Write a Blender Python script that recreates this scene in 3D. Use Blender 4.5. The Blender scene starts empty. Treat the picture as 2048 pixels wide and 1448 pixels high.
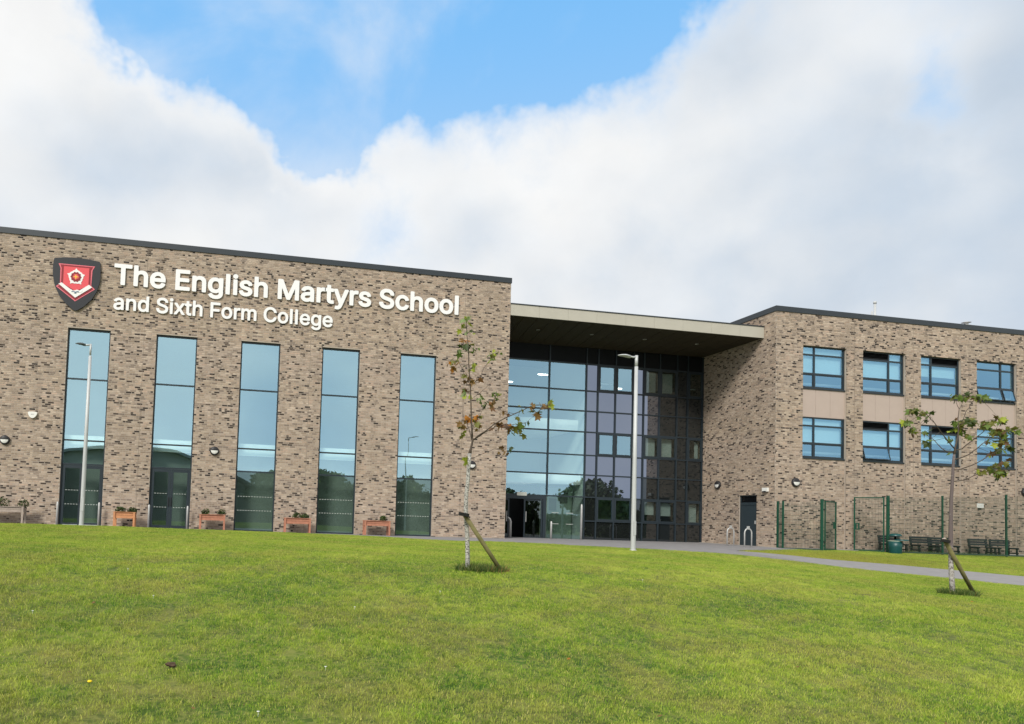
import bpy, bmesh, math, random, json
import numpy as np
from mathutils import Vector, Matrix, noise as mnoise

random.seed(7)
rng = np.random.default_rng(11)
scn = bpy.context.scene
COL = scn.collection
R = math.radians

# ------------------------------------------------------------------ camera
CAM_POS = Vector((0.0, -31.0455, 0.80))
pitch, yaw, roll = 0.0461, 0.1938, 0.0338
fw = Vector((math.sin(yaw) * math.cos(pitch), math.cos(yaw) * math.cos(pitch), math.sin(pitch)))
rt0 = Vector((math.cos(yaw), -math.sin(yaw), 0))
up0 = rt0.cross(fw)
rt = math.cos(roll) * rt0 + math.sin(roll) * up0
up = -math.sin(roll) * rt0 + math.cos(roll) * up0
cam = bpy.data.cameras.new('camera')
cam.sensor_width = 36
cam.lens = 1470.0 / 2048 * 36
cam.shift_x = (1024 - 759.112) / 2048
cam.shift_y = (962.901 - 724) / 2048
cam.clip_start = 0.05
cam.clip_end = 2000
camo = bpy.data.objects.new('camera', cam)
COL.objects.link(camo)
m = Matrix((rt, up, -fw)).transposed().to_4x4()
m.translation = CAM_POS
camo.matrix_world = m
scn.camera = camo

# ------------------------------------------------------------------ light
SUN_AZ, SUN_EL = R(-142), R(37)          # azimuth clockwise from +Y
sun = bpy.data.lights.new('sun', 'SUN')
sun.energy = 3.0
sun.angle = R(16)
sun.color = (1.0, 0.955, 0.885)
suno = bpy.data.objects.new('sun', sun)
COL.objects.link(suno)
sd = Vector((math.sin(SUN_AZ) * math.cos(SUN_EL), math.cos(SUN_AZ) * math.cos(SUN_EL), math.sin(SUN_EL)))
suno.rotation_euler = (-sd).to_track_quat('-Z', 'Y').to_euler()

world = bpy.data.worlds.new('World')
scn.world = world
world.use_nodes = True
wt = world.node_tree
wt.nodes.clear()
WS = 0.11                                  # background strength


class NB:
    """small node-graph builder"""
    def __init__(s, tree):
        s.t = tree

    def n(s, typ, **kw):
        nd = s.t.nodes.new(typ)
        for k, v in kw.items():
            if k == 'inp':
                for i, val in v.items():
                    s.set(nd.inputs[i], val)
            else:
                setattr(nd, k, v)
        return nd

    def set(s, sock, val):
        if isinstance(val, bpy.types.NodeSocket):
            s.t.links.new(val, sock)
        elif isinstance(val, bpy.types.Node):
            s.t.links.new(val.outputs[0], sock)
        else:
            if sock.type == 'RGBA' and isinstance(val, (tuple, list)) and len(val) == 3:
                val = (*val, 1)
            sock.default_value = val

    def math(s, op, a, b=0.0, c=None, clamp=False):
        nd = s.n('ShaderNodeMath', operation=op, use_clamp=clamp)
        s.set(nd.inputs[0], a)
        s.set(nd.inputs[1], b)
        if c is not None:
            s.set(nd.inputs[2], c)
        return nd.outputs[0]

    def mix(s, f, a, b, typ='MIX'):
        nd = s.n('ShaderNodeMix', data_type='RGBA', blend_type=typ)
        s.set(nd.inputs[0], f)
        s.set(nd.inputs[6], a)
        s.set(nd.inputs[7], b)
        return nd.outputs[2]

    def ramp(s, f, stops, interp='LINEAR'):
        nd = s.n('ShaderNodeValToRGB')
        nd.color_ramp.interpolation = interp
        el = nd.color_ramp.elements
        while len(el) < len(stops):
            el.new(0.5)
        for e, (p, c) in zip(el, stops):
            e.position = p
            e.color = (*c, 1) if len(c) == 3 else c
        s.set(nd.inputs[0], f)
        return nd.outputs[0]

    def noise(s, vec, scale, detail=4, rough=0.55, dist=0.0):
        nd = s.n('ShaderNodeTexNoise')
        if vec is not None:
            s.set(nd.inputs['Vector'], vec)
        nd.inputs['Scale'].default_value = scale
        nd.inputs['Detail'].default_value = detail
        nd.inputs['Roughness'].default_value = rough
        nd.inputs['Distortion'].default_value = dist
        return nd.outputs[0]

    def smooth(s, x, a, b, o0=0.0, o1=1.0):
        nd = s.n('ShaderNodeMapRange', interpolation_type='SMOOTHSTEP')
        s.set(nd.inputs[0], x)
        for i, v in enumerate((a, b, o0, o1)):
            nd.inputs[i + 1].default_value = v
        return nd.outputs[0]


b = NB(wt)
tc = b.n('ShaderNodeTexCoord').outputs['Generated']
sky = b.n('ShaderNodeTexSky', sky_type='NISHITA', sun_disc=False)
sky.sun_elevation = SUN_EL
sky.sun_rotation = SUN_AZ
sky.air_density = 1.0
sky.dust_density = 0.6
sky.ozone_density = 1.6
nrm = b.n('ShaderNodeVectorMath', operation='NORMALIZE', inp={0: tc}).outputs[0]
sep = b.n('ShaderNodeSeparateXYZ', inp={0: nrm})
# project on a cloud deck so that clouds flatten towards the horizon
zz = b.math('ADD', sep.outputs[2], 0.22)
deck = b.n('ShaderNodeCombineXYZ', inp={0: b.math('DIVIDE', sep.outputs[0], zz), 1: b.math('DIVIDE', sep.outputs[1], zz), 2: 0.3})
n1 = b.noise(nrm, 3.1, 7, 0.55, 0.25)
flat = b.n('ShaderNodeVectorMath', operation='MULTIPLY', inp={0: nrm, 1: (1.0, 1.0, 1.5)}).outputs[0]
n2 = b.noise(flat, 2.3, 3, 0.5)
n3 = b.noise(flat, 7.0, 5, 0.58, 0.2)
n4 = b.noise(nrm, 12.0, 6, 0.62, 0.3)
wn = b.n('ShaderNodeTexNoise', inp={'Vector': nrm, 'Scale': 5.5, 'Detail': 5.0, 'Roughness': 0.62})
wv_ = b.n('ShaderNodeVectorMath', operation='MULTIPLY_ADD', inp={0: wn.outputs['Color'], 1: (0.20, 0.20, 0.20), 2: (-0.10, -0.10, -0.10)}).outputs[0]
wdir = b.n('ShaderNodeVectorMath', operation='NORMALIZE', inp={0: b.n('ShaderNodeVectorMath', operation='ADD', inp={0: nrm, 1: wv_}).outputs[0]}).outputs[0]
HOLES = [(-0.0986, 0.822, 0.5609, 0.0516, 0.75), (-0.0392, 0.8273, 0.5604, 0.0475, 0.8), (0.0289, 0.8346, 0.5501, 0.0461, 0.9), (0.0827, 0.8418, 0.5333, 0.0442, 0.85), (0.1394, 0.8268, 0.545, 0.0557, 0.9), (0.2071, 0.8088, 0.5504, 0.0551, 0.9), (0.2728, 0.7871, 0.5531, 0.054, 0.85), (0.3269, 0.757, 0.5657, 0.0494, 0.8), (0.3772, 0.7255, 0.5757, 0.0448, 0.75), (0.4326, 0.6975, 0.5712, 0.0405, 0.7), (0.0761, 0.8725, 0.4826, 0.0425, 0.9), (0.0737, 0.8936, 0.4428, 0.0371, 0.75), (0.1182, 0.895, 0.4301, 0.0344, 0.317), (0.0759, 0.9057, 0.417, 0.0282, 0.238), (0.033, 0.8667, 0.4978, 0.0298, 0.35), (0.0816, 0.935, 0.3452, 0.0613, 0.4), (0.1713, 0.9226, 0.3456, 0.0454, 0.32000000000000006), (0.6868, 0.5969, 0.4148, 0.0321, 0.38), (-0.149, 0.8337, 0.5318, 0.0321, 0.6), (-0.0083, 0.7968, 0.6042, 0.0878, 0.7), (0.1533, 0.7671, 0.623, 0.1041, 0.8), (0.3323, 0.7086, 0.6224, 0.0821, 0.7), (0.1404, 0.881, 0.4518, 0.031, 0.198), (0.0916, 0.9205, 0.3799, 0.0606, -0.3), (0.0403, 0.9188, 0.3927, 0.0503, -0.12), (0.1414, 0.9107, 0.3882, 0.051, -0.12)]
acc = None
for hx, hy, hz, rad, w in HOLES:
    d = b.n('ShaderNodeVectorMath', operation='DOT_PRODUCT', inp={0: wdir, 1: (hx, hy, hz)}).outputs['Value']
    e = b.math('POWER', 2.71828, b.math('MULTIPLY', b.math('SUBTRACT', d, 1.0), 1.0 / (rad * rad * 0.9)))
    e = b.math('MULTIPLY', e, w * 1.3)
    acc = e if acc is None else b.math('ADD', acc, e)
acc = b.math('MINIMUM', acc, 1.15)
dens = b.math('SUBTRACT', 0.50, acc)
dens = b.math('ADD', dens, b.math('MULTIPLY', b.math('SUBTRACT', n1, 0.5), 1.35))
dens = b.math('ADD', dens, b.math('MULTIPLY', b.math('SUBTRACT', n4, 0.5), 0.6))
cover = b.smooth(dens, -0.48, 0.42)
cover = b.math('MAXIMUM', cover, b.smooth(n1, 0.47, 0.75, 0.04, 0.6))
# cloud brightness: bright thin rims, greyer thick bases
gd = b.n('ShaderNodeVectorMath', operation='DOT_PRODUCT', inp={0: wdir, 1: (0.74, 0.50, 0.45)}).outputs['Value']
thick = b.smooth(b.math('ADD', b.smooth(gd, 0.82, 1.0, 0.0, 0.75), b.math('ADD', b.math('MULTIPLY', dens, 0.55), b.math('MULTIPLY', b.math('SUBTRACT', n2, 0.5), 2.6))), 0.05, 1.05)
grain = b.math('ADD', b.math('MULTIPLY', b.math('SUBTRACT', n3, 0.5), 0.16), b.math('MULTIPLY', b.math('SUBTRACT', n4, 0.5), 0.10))
k = 0.93 / WS
cc = b.mix(thick, (0.92 * k, 0.925 * k, 0.925 * k), (0.52 * k, 0.62 * k, 0.74 * k))
cc = b.mix(1.0, cc, b.n('ShaderNodeCombineColor', inp={0: b.math('ADD', grain, 1.0), 1: b.math('ADD', grain, 1.0), 2: b.math('ADD', grain, 1.0)}).outputs[0], 'MULTIPLY')
skyc = b.mix(1.0, sky.outputs[0], (1.0, 1.0, 1.0), 'MULTIPLY')
# thin veil near the horizon
veil = b.smooth(sep.outputs[2], 0.05, 0.75, 0.97, 0.80)
hz_ = b.mix(b.smooth(sep.outputs[2], 0.25, 0.62), (0.50 * k, 0.70 * k, 0.95 * k), (0.19 * k, 0.57 * k, 1.06 * k))
skyc = b.mix(veil, skyc, hz_)
wc = b.mix(cover, skyc, cc)
bg = b.n('ShaderNodeBackground', inp={0: wc, 1: WS})
b.n('ShaderNodeOutputWorld', inp={0: bg.outputs[0]})

scn.view_settings.view_transform = 'Standard'
scn.view_settings.look = 'None'
scn.view_settings.gamma = 1
scn.view_settings.exposure = 0.12
scn.view_settings.use_curve_mapping = False
scn.cycles.max_bounces = 8
scn.cycles.transparent_max_bounces = 16


# ------------------------------------------------------------------ helpers
def srgb(r, g, bl):
    f = lambda c: (c / 255 / 12.92) if c / 255 <= 0.04045 else ((c / 255 + 0.055) / 1.055) ** 2.4
    return (f(r), f(g), f(bl))


def mat(name, col, rough=0.6, metal=0.0, spec=0.4, var=0.0, vscale=6.0, bump=0.0, bscale=40.0, ctype='Object'):
    mt = bpy.data.materials.new(name)
    mt.use_nodes = True
    t = mt.node_tree
    bs = t.nodes['Principled BSDF']
    bs.inputs['Roughness'].default_value = rough
    bs.inputs['Metallic'].default_value = metal
    bs.inputs['Specular IOR Level'].default_value = spec
    q = NB(t)
    crd = q.n('ShaderNodeTexCoord').outputs[ctype]
    if var > 0:
        f = q.noise(crd, vscale, 5, 0.6)
        lo = tuple(c * (1 - var) for c in col)
        hi = tuple(min(1, c * (1 + var)) for c in col)
        q.set(bs.inputs['Base Color'], q.ramp(f, [(0.3, lo), (0.7, hi)]))
    else:
        bs.inputs['Base Color'].default_value = (*col, 1)
    if bump > 0:
        f = q.noise(crd, bscale, 4, 0.6)
        bp = q.n('ShaderNodeBump', inp={'Height': f, 'Strength': bump, 'Distance': 0.01})
        q.set(bs.inputs['Normal'], bp.outputs[0])
    return mt


class MB:
    def __init__(s):
        s.v = []
        s.f = []
        s.m = []
        s.sm = []

    def add(s, vs, fs, mi=0, smooth=False):
        o = len(s.v)
        s.v += [tuple(p) for p in vs]
        s.f += [tuple(i + o for i in f) for f in fs]
        s.m += [mi] * len(fs)
        s.sm += [smooth] * len(fs)
        return s

    def box(s, x0, x1, y0, y1, z0, z1, mi=0):
        return s.add([(x0, y0, z0), (x1, y0, z0), (x1, y1, z0), (x0, y1, z0), (x0, y0, z1), (x1, y0, z1), (x1, y1, z1), (x0, y1, z1)],
                     [(0, 3, 2, 1), (4, 5, 6, 7), (0, 1, 5, 4), (1, 2, 6, 5), (2, 3, 7, 6), (3, 0, 4, 7)], mi)

    def bar(s, p, q, w, h, upv=(0, 0, 1), mi=0):
        p, q = Vector(p), Vector(q)
        d = (q - p).normalized()
        u = Vector(upv)
        sx = d.cross(u)
        if sx.length < 1e-4:
            sx = d.cross(Vector((1, 0, 0)))
        sx.normalize()
        u = sx.cross(d).normalized()
        vs = []
        for c in (p, q):
            for a, bb in ((-1, -1), (1, -1), (1, 1), (-1, 1)):
                vs.append(c + sx * a * w / 2 + u * bb * h / 2)
        return s.add(vs, [(0, 1, 2, 3), (7, 6, 5, 4), (0, 4, 5, 1), (1, 5, 6, 2), (2, 6, 7, 3), (3, 7, 4, 0)], mi)

    def tube(s, pts, rad, n=8, mi=0, smooth=True, cap=True):
        pts = [Vector(p) for p in pts]
        if not isinstance(rad, (list, tuple)):
            rad = [rad] * len(pts)
        vs = []
        prev = None
        for i, p in enumerate(pts):
            if i == 0:
                d = pts[1] - p
            elif i == len(pts) - 1:
                d = p - pts[i - 1]
            else:
                d = pts[i + 1] - pts[i - 1]
            d.normalize()
            if prev is None:
                a = d.cross(Vector((0, 1, 0)))
                if a.length < 0.1:
                    a = d.cross(Vector((1, 0, 0)))
            else:
                a = prev - d * prev.dot(d)
            a.normalize()
            prev = a
            bb = d.cross(a)
            for k in range(n):
                t = 2 * math.pi * k / n
                vs.append(p + (a * math.cos(t) + bb * math.sin(t)) * rad[i])
        fs = []
        for i in range(len(pts) - 1):
            for k in range(n):
                k2 = (k + 1) % n
                fs.append((i * n + k, i * n + k2, (i + 1) * n + k2, (i + 1) * n + k))
        s.add(vs, fs, mi, smooth)
        if cap:
            o = len(s.v) - len(vs)
            s.f.append(tuple(o + k for k in reversed(range(n))))
            s.f.append(tuple(o + (len(pts) - 1) * n + k for k in range(n)))
            s.m += [mi, mi]
            s.sm += [False, False]
        return s

    def lathe(s, prof, c, n=20, mi=0, axis='Z', smooth=True):
        """prof: list of (radius, height) ; axis Z or -Y (height points to -Y)"""
        vs = []
        for r_, h_ in prof:
            for k in range(n):
                t = 2 * math.pi * k / n
                if axis == 'Z':
                    vs.append((c[0] + r_ * math.cos(t), c[1] + r_ * math.sin(t), c[2] + h_))
                elif axis == '-Y':
                    vs.append((c[0] + r_ * math.cos(t), c[1] - h_, c[2] + r_ * math.sin(t)))
                else:
                    vs.append((c[0] - h_, c[1] - r_ * math.cos(t), c[2] + r_ * math.sin(t)))
        fs = []
        for i in range(len(prof) - 1):
            for k in range(n):
                k2 = (k + 1) % n
                fs.append((i * n + k, i * n + k2, (i + 1) * n + k2, (i + 1) * n + k))
        s.add(vs, fs, mi, smooth)
        o = len(s.v) - len(vs)
        s.f.append(tuple(o + (len(prof) - 1) * n + k for k in range(n)))
        s.m.append(mi)
        s.sm.append(False)
        return s

    def mesh(s, name, mats):
        me = bpy.data.meshes.new(name)
        me.from_pydata(s.v, [], s.f)
        for mt in (mats if isinstance(mats, (list, tuple)) else [mats]):
            me.materials.append(mt)
        me.polygons.foreach_set('material_index', s.m)
        me.polygons.foreach_set('use_smooth', s.sm)
        me.update()
        return me

    def build(s, name, mats, parent=None, label=None, kind=None, origin=None):
        if origin is not None:
            ox, oy, oz = origin
            s.v = [(a - ox, b_ - oy, c - oz) for a, b_, c in s.v]
        o = link(name, s.mesh(name, mats), parent)
        if origin is not None:
            o.location = origin
        if label:
            o['label'] = label
        if kind:
            o['kind'] = kind
        return o


def link(name, data, parent=None):
    o = bpy.data.objects.new(name, data)
    COL.objects.link(o)
    if parent is not None:
        o.parent = parent
    return o


def tag(o, label=None, cat=None, group=None, kind=None):
    if label:
        o['label'] = label
    if cat:
        o['category'] = cat
    if group:
        o['group'] = group
    if kind:
        o['kind'] = kind
    return o


def thing(name, label, cat, loc=(0, 0, 0), rz=0.0, group=None):
    o = bpy.data.objects.new(name, None)
    COL.objects.link(o)
    o.location = loc
    o.rotation_euler = (0, 0, rz)
    o.empty_display_size = 0.2
    return tag(o, label, cat, group)


def copy_thing(src, label, loc=None, rz=None):
    def cp(o, par):
        c = o.copy()
        COL.objects.link(c)
        c.parent = par
        for ch in o.children:
            cp(ch, c)
        return c
    r_ = cp(src, None)
    r_['label'] = label
    if loc is not None:
        r_.location = loc
    if rz is not None:
        r_.rotation_euler = (0, 0, rz)
    return r_


# ------------------------------------------------------------------ terrain
CTL = np.array(json.loads("[[9.709,-4.048,-0.05],[11.694,-4.85,-0.05],[12.653,-7.443,-0.05],[13.753,-7.248,-0.05],[16.567,-8.279,-0.09],[17.861,-9.693,-0.19],[18.378,-12.164,-0.34],[20.38,-13.304,-0.45],[21.662,-14.347,-0.55],[18.328,-6.8,-0.08],[19.19,-6.961,-0.11],[20.123,-7.113,-0.15],[20.727,-8.108,-0.23],[22.749,-9.028,-0.32],[23.981,-10.83,-0.43],[25.561,-11.343,-0.49],[-7.496,-5.0,0.117],[-3.588,-5.0,0.114],[0.918,-5.0,0.086],[5.296,-4.5,0.008],[8.122,-4.0,-0.082],[3.94,-19.0,-0.079],[13.9,-19.0,-0.361],[-1.595,-25.232,-0.8],[2.21,-25.518,-0.8],[6.931,-25.695,-0.85],[-30.0,-1.0,-0.05],[-30.0,4.0,-0.05],[-30.0,14.0,-0.05],[-20.0,-1.0,-0.05],[-20.0,4.0,-0.05],[-20.0,14.0,-0.05],[-10.0,-1.0,-0.05],[-10.0,4.0,-0.05],[-10.0,14.0,-0.05],[0.0,-1.0,-0.05],[0.0,4.0,-0.05],[0.0,14.0,-0.05],[10.0,-1.0,-0.05],[10.0,4.0,-0.05],[10.0,14.0,-0.05],[20.0,-1.0,-0.05],[20.0,4.0,-0.05],[20.0,14.0,-0.05],[30.0,-1.0,-0.05],[30.0,4.0,-0.05],[30.0,14.0,-0.05],[40.0,-1.0,-0.05],[40.0,4.0,-0.05],[40.0,14.0,-0.05],[50.0,-1.0,-0.05],[50.0,4.0,-0.05],[50.0,14.0,-0.05],[60.0,-1.0,-0.05],[60.0,4.0,-0.05],[60.0,14.0,-0.05],[-30.0,-6.0,0.0],[-30.0,-19.0,-0.1],[-30.0,-25.5,-0.8],[-20.0,-6.0,0.0],[-20.0,-19.0,-0.1],[-20.0,-25.5,-0.8],[-4.0,-19.0,-0.09],[-4.0,-12.0,0.02],[3.0,-12.0,0.0],[9.0,-19.0,-0.2],[0.0,-31.0,-0.9],[-20.0,-31.0,-1.0],[20.0,-31.0,-1.2],[40.0,-31.0,-1.7],[22.0,-22.0,-0.8],[30.0,-18.0,-0.85],[45.0,-18.0,-1.1],[45.0,-10.0,-0.6],[36.0,-4.0,-0.1],[30.0,-4.0,-0.06],[45.0,-4.5,-0.12],[24.5,-4.0,-0.05],[-40.0,-60.0,-2.0],[0.0,-60.0,-1.6],[40.0,-60.0,-2.0],[-55.0,-10.0,0.0],[70.0,-10.0,-0.6],[70.0,10.0,-0.05],[-55.0,10.0,-0.05]]"))
def _u(d):
    return np.where(d > 0, d * d * np.log(d + 1e-12), 0)
_d = np.hypot(CTL[:, None, 0] - CTL[None, :, 0], CTL[:, None, 1] - CTL[None, :, 1])
_n = len(CTL)
_Q = np.c_[np.ones(_n), CTL[:, :2]]
_A = np.block([[_u(_d) + 0.01 * np.eye(_n), _Q], [_Q.T, np.zeros((3, 3))]])
_W = np.linalg.solve(_A, np.r_[CTL[:, 2], 0, 0, 0])


def hts(x, y):
    x = np.asarray(x, float).ravel()
    y = np.asarray(y, float).ravel()
    out = np.empty(len(x))
    for i in range(0, len(x), 20000):
        xs, ys = x[i:i + 20000], y[i:i + 20000]
        d = np.hypot(xs[:, None] - CTL[None, :, 0], ys[:, None] - CTL[None, :, 1])
        out[i:i + 20000] = _u(d) @ _W[:-3] + _W[-3] + _W[-2] * xs + _W[-1] * ys
    # beyond the school grounds the land flattens out
    far = np.clip((-55 - y) / 20, 0, 1)
    out = out * (1 - far) + (-1.8) * far
    far = np.clip((y - 6) / 6, 0, 1)
    out = out * (1 - far) + (-0.06) * far
    fx = np.clip((np.abs(x - 5) - 50) / 30, 0, 1)
    out = out * (1 - fx) + (-0.6) * fx
    return out


def ht(x, y):
    return float(hts([x], [y])[0])


LOW = np.array([(-60, -2.4), (0, -2.4), (5, -2.6), (8, -3.3), (9.7, -4.0), (11.7, -5.1), (12.65, -6.4), (13.75, -7.25), (16.2, -8.35), (17.6, -9.8), (18.9, -11.9), (20.4, -13.25), (21.7, -14.35), (27, -18), (40, -25), (60, -36)])
UPP = np.array([(18.33, -6.85), (19.2, -6.98), (20.1, -7.4), (20.8, -8.0), (22.75, -9.1), (24, -10.4), (25.56, -11.5), (31, -15), (44, -22), (60, -32)])
NOR = np.array([(18.33, -6.75), (19.2, -5.9), (20.2, -5.2), (22.5, -4.1), (24, -3.4), (25.0, -3.1), (60, -3.1)])
low = lambda x: np.interp(x, LOW[:, 0], LOW[:, 1])
upp = lambda x: np.interp(x, UPP[:, 0], UPP[:, 1])
nor = lambda x: np.interp(x, NOR[:, 0], NOR[:, 1])


def paved(x, y, m_=0.0):
    a = (x <= 18.33) & (y > low(x) - m_)
    c = (x > 18.33) & ((y > nor(x) - m_) | ((y > low(x) - m_) & (y < upp(x) + m_)))
    return a | c


# ---- grass colour shared by the turf and the soil under it (world position)
def grass_mat(name, dark, blade):
    mt = bpy.data.materials.new(name)
    mt.use_nodes = True
    t = mt.node_tree
    bs = t.nodes['Principled BSDF']
    bs.inputs['Roughness'].default_value = 0.7
    bs.inputs['Specular IOR Level'].default_value = 0.2
    q = NB(t)
    pos = q.n('ShaderNodeNewGeometry').outputs['Position']
    f1 = q.noise(pos, 0.35, 5, 0.62, 0.4)
    f2 = q.noise(pos, 1.7, 5, 0.66, 0.6)
    f3 = q.noise(pos, 0.8, 4, 0.6, 0.2)
    f5 = q.noise(pos, 5.5, 4, 0.6, 0.3)
    f6 = q.noise(pos, 17.0, 3, 0.6, 0.2)
    c = q.ramp(q.math('ADD', q.math('MULTIPLY', f1, 0.55), q.math('MULTIPLY', f2, 0.45)),
               [(0.39, (0.080, 0.200, 0.018)), (0.455, (0.165, 0.290, 0.028)), (0.53, (0.34, 0.43, 0.050)), (0.60, (0.50, 0.52, 0.11))])
    br = q.smooth(f3, 0.46, 0.60)
    c = q.mix(q.math('MULTIPLY', br, 0.58), c, (0.38, 0.29, 0.11))
    c = q.mix(q.smooth(f5, 0.44, 0.62, 0.0, 0.65), c, (0.075, 0.150, 0.022))
    c = q.mix(q.smooth(f6, 0.44, 0.60, 0.0, 0.6), c, (0.52, 0.50, 0.15))
    # the strip beyond the path is drier
    sp = q.n('ShaderNodeSeparateXYZ', inp={0: pos})
    dd = q.math('ADD', q.math('POWER', q.math('DIVIDE', q.math('SUBTRACT', sp.outputs[0], 22.0), 4.5), 2.0), q.math('POWER', q.math('DIVIDE', q.math('ADD', sp.outputs[1], 7.0), 2.6), 2.0))
    c = q.mix(q.smooth(q.math('ADD', dd, q.math('MULTIPLY', f2, 1.2)), 0.3, 2.4, 0.65, 0.0), c, (0.36, 0.27, 0.07))
    if blade:
        isl = q.n('ShaderNodeNewGeometry').outputs['Random Per Island']
        c = q.mix(q.smooth(isl, 0.55, 1.0, 0.28, 0.7), c, q.ramp(isl, [(0.0, (0.05, 0.11, 0.010)), (0.40, (0.13, 0.24, 0.018)), (0.70, (0.33, 0.41, 0.045)), (0.92, (0.46, 0.44, 0.09)), (1.0, (0.70, 0.58, 0.26))]))
    c = q.mix(1.0, c, (dark * 0.95, dark * 1.02, dark * 0.85), 'MULTIPLY')
    q.set(bs.inputs['Base Color'], c)
    if blade:
        tr = q.n('ShaderNodeBsdfTranslucent', inp={0: c})
        mx = q.n('ShaderNodeMixShader', inp={0: 0.25, 1: bs.outputs[0], 2: tr.outputs[0]})
        q.set(t.nodes['Material Output'].inputs[0], mx.outputs[0])
    return mt


M_SOIL = grass_mat('turf_soil', 0.42, False)
M_BLADE = grass_mat('grass_blades', 1.17, True)

xs = np.concatenate([np.arange(-220, -30, 10), np.arange(-30, 50, 0.5), np.arange(50, 241, 10)])
ys = np.concatenate([np.arange(-260, -32, 6), np.arange(-32, 12, 0.5), np.arange(12, 121, 12)])
GX, GY = np.meshgrid(xs, ys)
GZ = hts(GX, GY).reshape(GX.shape)
und = np.array([mnoise.noise(Vector((a * 0.5, c * 0.5, 3))) * 0.012 for a, c in zip(GX.ravel(), GY.ravel())]).reshape(GX.shape)
GZ = GZ + und - 0.02
GZ = np.where(paved(GX, GY, 0.3), GZ - 0.08, GZ)
nx, ny = len(xs), len(ys)
V = np.c_[GX.ravel(), GY.ravel(), GZ.ravel()]
F = [(j * nx + i, j * nx + i + 1, (j + 1) * nx + i + 1, (j + 1) * nx + i) for j in range(ny - 1) for i in range(nx - 1)]
me = bpy.data.meshes.new('ground')
me.from_pydata(V.tolist(), [], F)
me.materials.append(M_SOIL)
me.polygons.foreach_set('use_smooth', [True] * len(F))
tag(link('ground', me), 'grassy ground sloping gently up to the school', kind='structure')

# paving
def ruled(name, X, y0, y1, n, mt, lift=0.012, label=None):
    mb = MB()
    vs = []
    for x, a, c in zip(X, y0, y1):
        yy = np.linspace(a, c, n + 1)
        zz_ = hts(np.full(n + 1, x), yy) + lift
        vs += [(x, yv, zv) for yv, zv in zip(yy, zz_)]
    fs = [(i * (n + 1) + j, (i + 1) * (n + 1) + j, (i + 1) * (n + 1) + j + 1, i * (n + 1) + j + 1) for i in range(len(X) - 1) for j in range(n)]
    mb.add(vs, fs, 0, True)
    # edge drop
    k = len(vs)
    for side in (0, n):
        o = len(mb.v)
        vv = []
        for i in range(len(X)):
            p = vs[i * (n + 1) + side]
            vv += [p, (p[0], p[1], p[2] - 0.12)]
        mb.add(vv, [(2 * i, 2 * i + 1, 2 * i + 3, 2 * i + 2) for i in range(len(X) - 1)])
    return tag(mb.build(name, mt), label, kind='structure')


M_TAR = mat('path_tarmac', (0.27, 0.262, 0.262), 0.85, var=0.10, vscale=3.0, bump=0.3, bscale=90)
M_PAV = mat('forecourt_tarmac', (0.24, 0.23, 0.232), 0.85, var=0.14, vscale=2.0, bump=0.3, bscale=90)
X = np.arange(-45, 18.34, 0.33)
X[-1] = 18.33
ruled('pavement', X, low(X), np.full(len(X), 2.52), 26, M_PAV, label='grey tarmac forecourt along the foot of the school')
X = np.linspace(18.33, 60, 100)
ruled('pavement', X, nor(X), np.full(len(X), 2.52), 16, M_PAV, label='grey paved strip under the classroom wing')
X = np.linspace(18.33, 46, 90)
ruled('path', X, low(X), upp(X), 14, M_TAR, label='grey tarmac path running downhill to the right')

# ------------------------------------------------------------------ grass
tufts = bpy.data.collections.new('turf_patches')
PS = 0.42
for k in range(6):
    nb = 430
    vs, fs = [], []
    for i in range(nb):
        x, y = random.uniform(-PS / 2, PS / 2), random.uniform(-PS / 2, PS / 2)
        h = random.uniform(0.011, 0.031) * (0.8 + 0.6 * mnoise.noise(Vector((x * 9, y * 9, k * 7.3))))
        w = random.uniform(0.0028, 0.0055)
        a = random.uniform(0, 2 * math.pi)
        ln = random.uniform(0.2, 1.1) * h
        la = random.uniform(0, 2 * math.pi)
        dx, dy = math.cos(a) * w / 2, math.sin(a) * w / 2
        mx_, my_ = math.cos(la) * ln * 0.35, math.sin(la) * ln * 0.35
        ex, ey = math.cos(la) * ln, math.sin(la) * ln
        o = len(vs)
        vs += [(x - dx, y - dy, -0.004), (x + dx, y + dy, -0.004), (x + dx * 0.8 + mx_, y + dy * 0.8 + my_, h * 0.62), (x - dx * 0.8 + mx_, y - dy * 0.8 + my_, h * 0.62), (x + ex, y + ey, h)]
        fs += [(o, o + 1, o + 2, o + 3), (o + 3, o + 2, o + 4)]
    me = bpy.data.meshes.new('turf_patch')
    me.from_pydata(vs, [], fs)
    me.materials.append(M_BLADE)
    tufts.objects.link(bpy.data.objects.new('turf_patch', me))

step = 0.335
px, py = np.meshgrid(np.arange(-22, 44, step), np.arange(-28, -2.5, step))
px = px.ravel() + rng.uniform(-0.1, 0.1, px.size)
py = py.ravel() + rng.uniform(-0.1, 0.1, py.size)
dx_, dy_ = px - CAM_POS.x, py - CAM_POS.y
u_ = (dx_ * rt.x + dy_ * rt.y) / np.maximum(dx_ * fw.x + dy_ * fw.y, 0.1)
keep = (u_ > -0.62) & (u_ < 0.98) & ~paved(px, py, 0.14)
px, py = px[keep], py[keep]
pz = hts(px, py) - 0.008
e_ = 0.2
sxp = (hts(px + e_, py) - hts(px - e_, py)) / (2 * e_)
syp = (hts(px, py + e_) - hts(px, py - e_)) / (2 * e_)
rot = np.zeros((len(px), 3))
rz_ = rng.uniform(0, 2 * math.pi, len(px))
for i in range(len(px)):
    nv = Vector((-sxp[i], -syp[i], 1)).normalized()
    qq = Vector((0, 0, 1)).rotation_difference(nv)
    ee = (qq @ Matrix.Rotation(rz_[i], 3, 'Z').to_quaternion()).to_euler()
    rot[i] = ee
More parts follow.
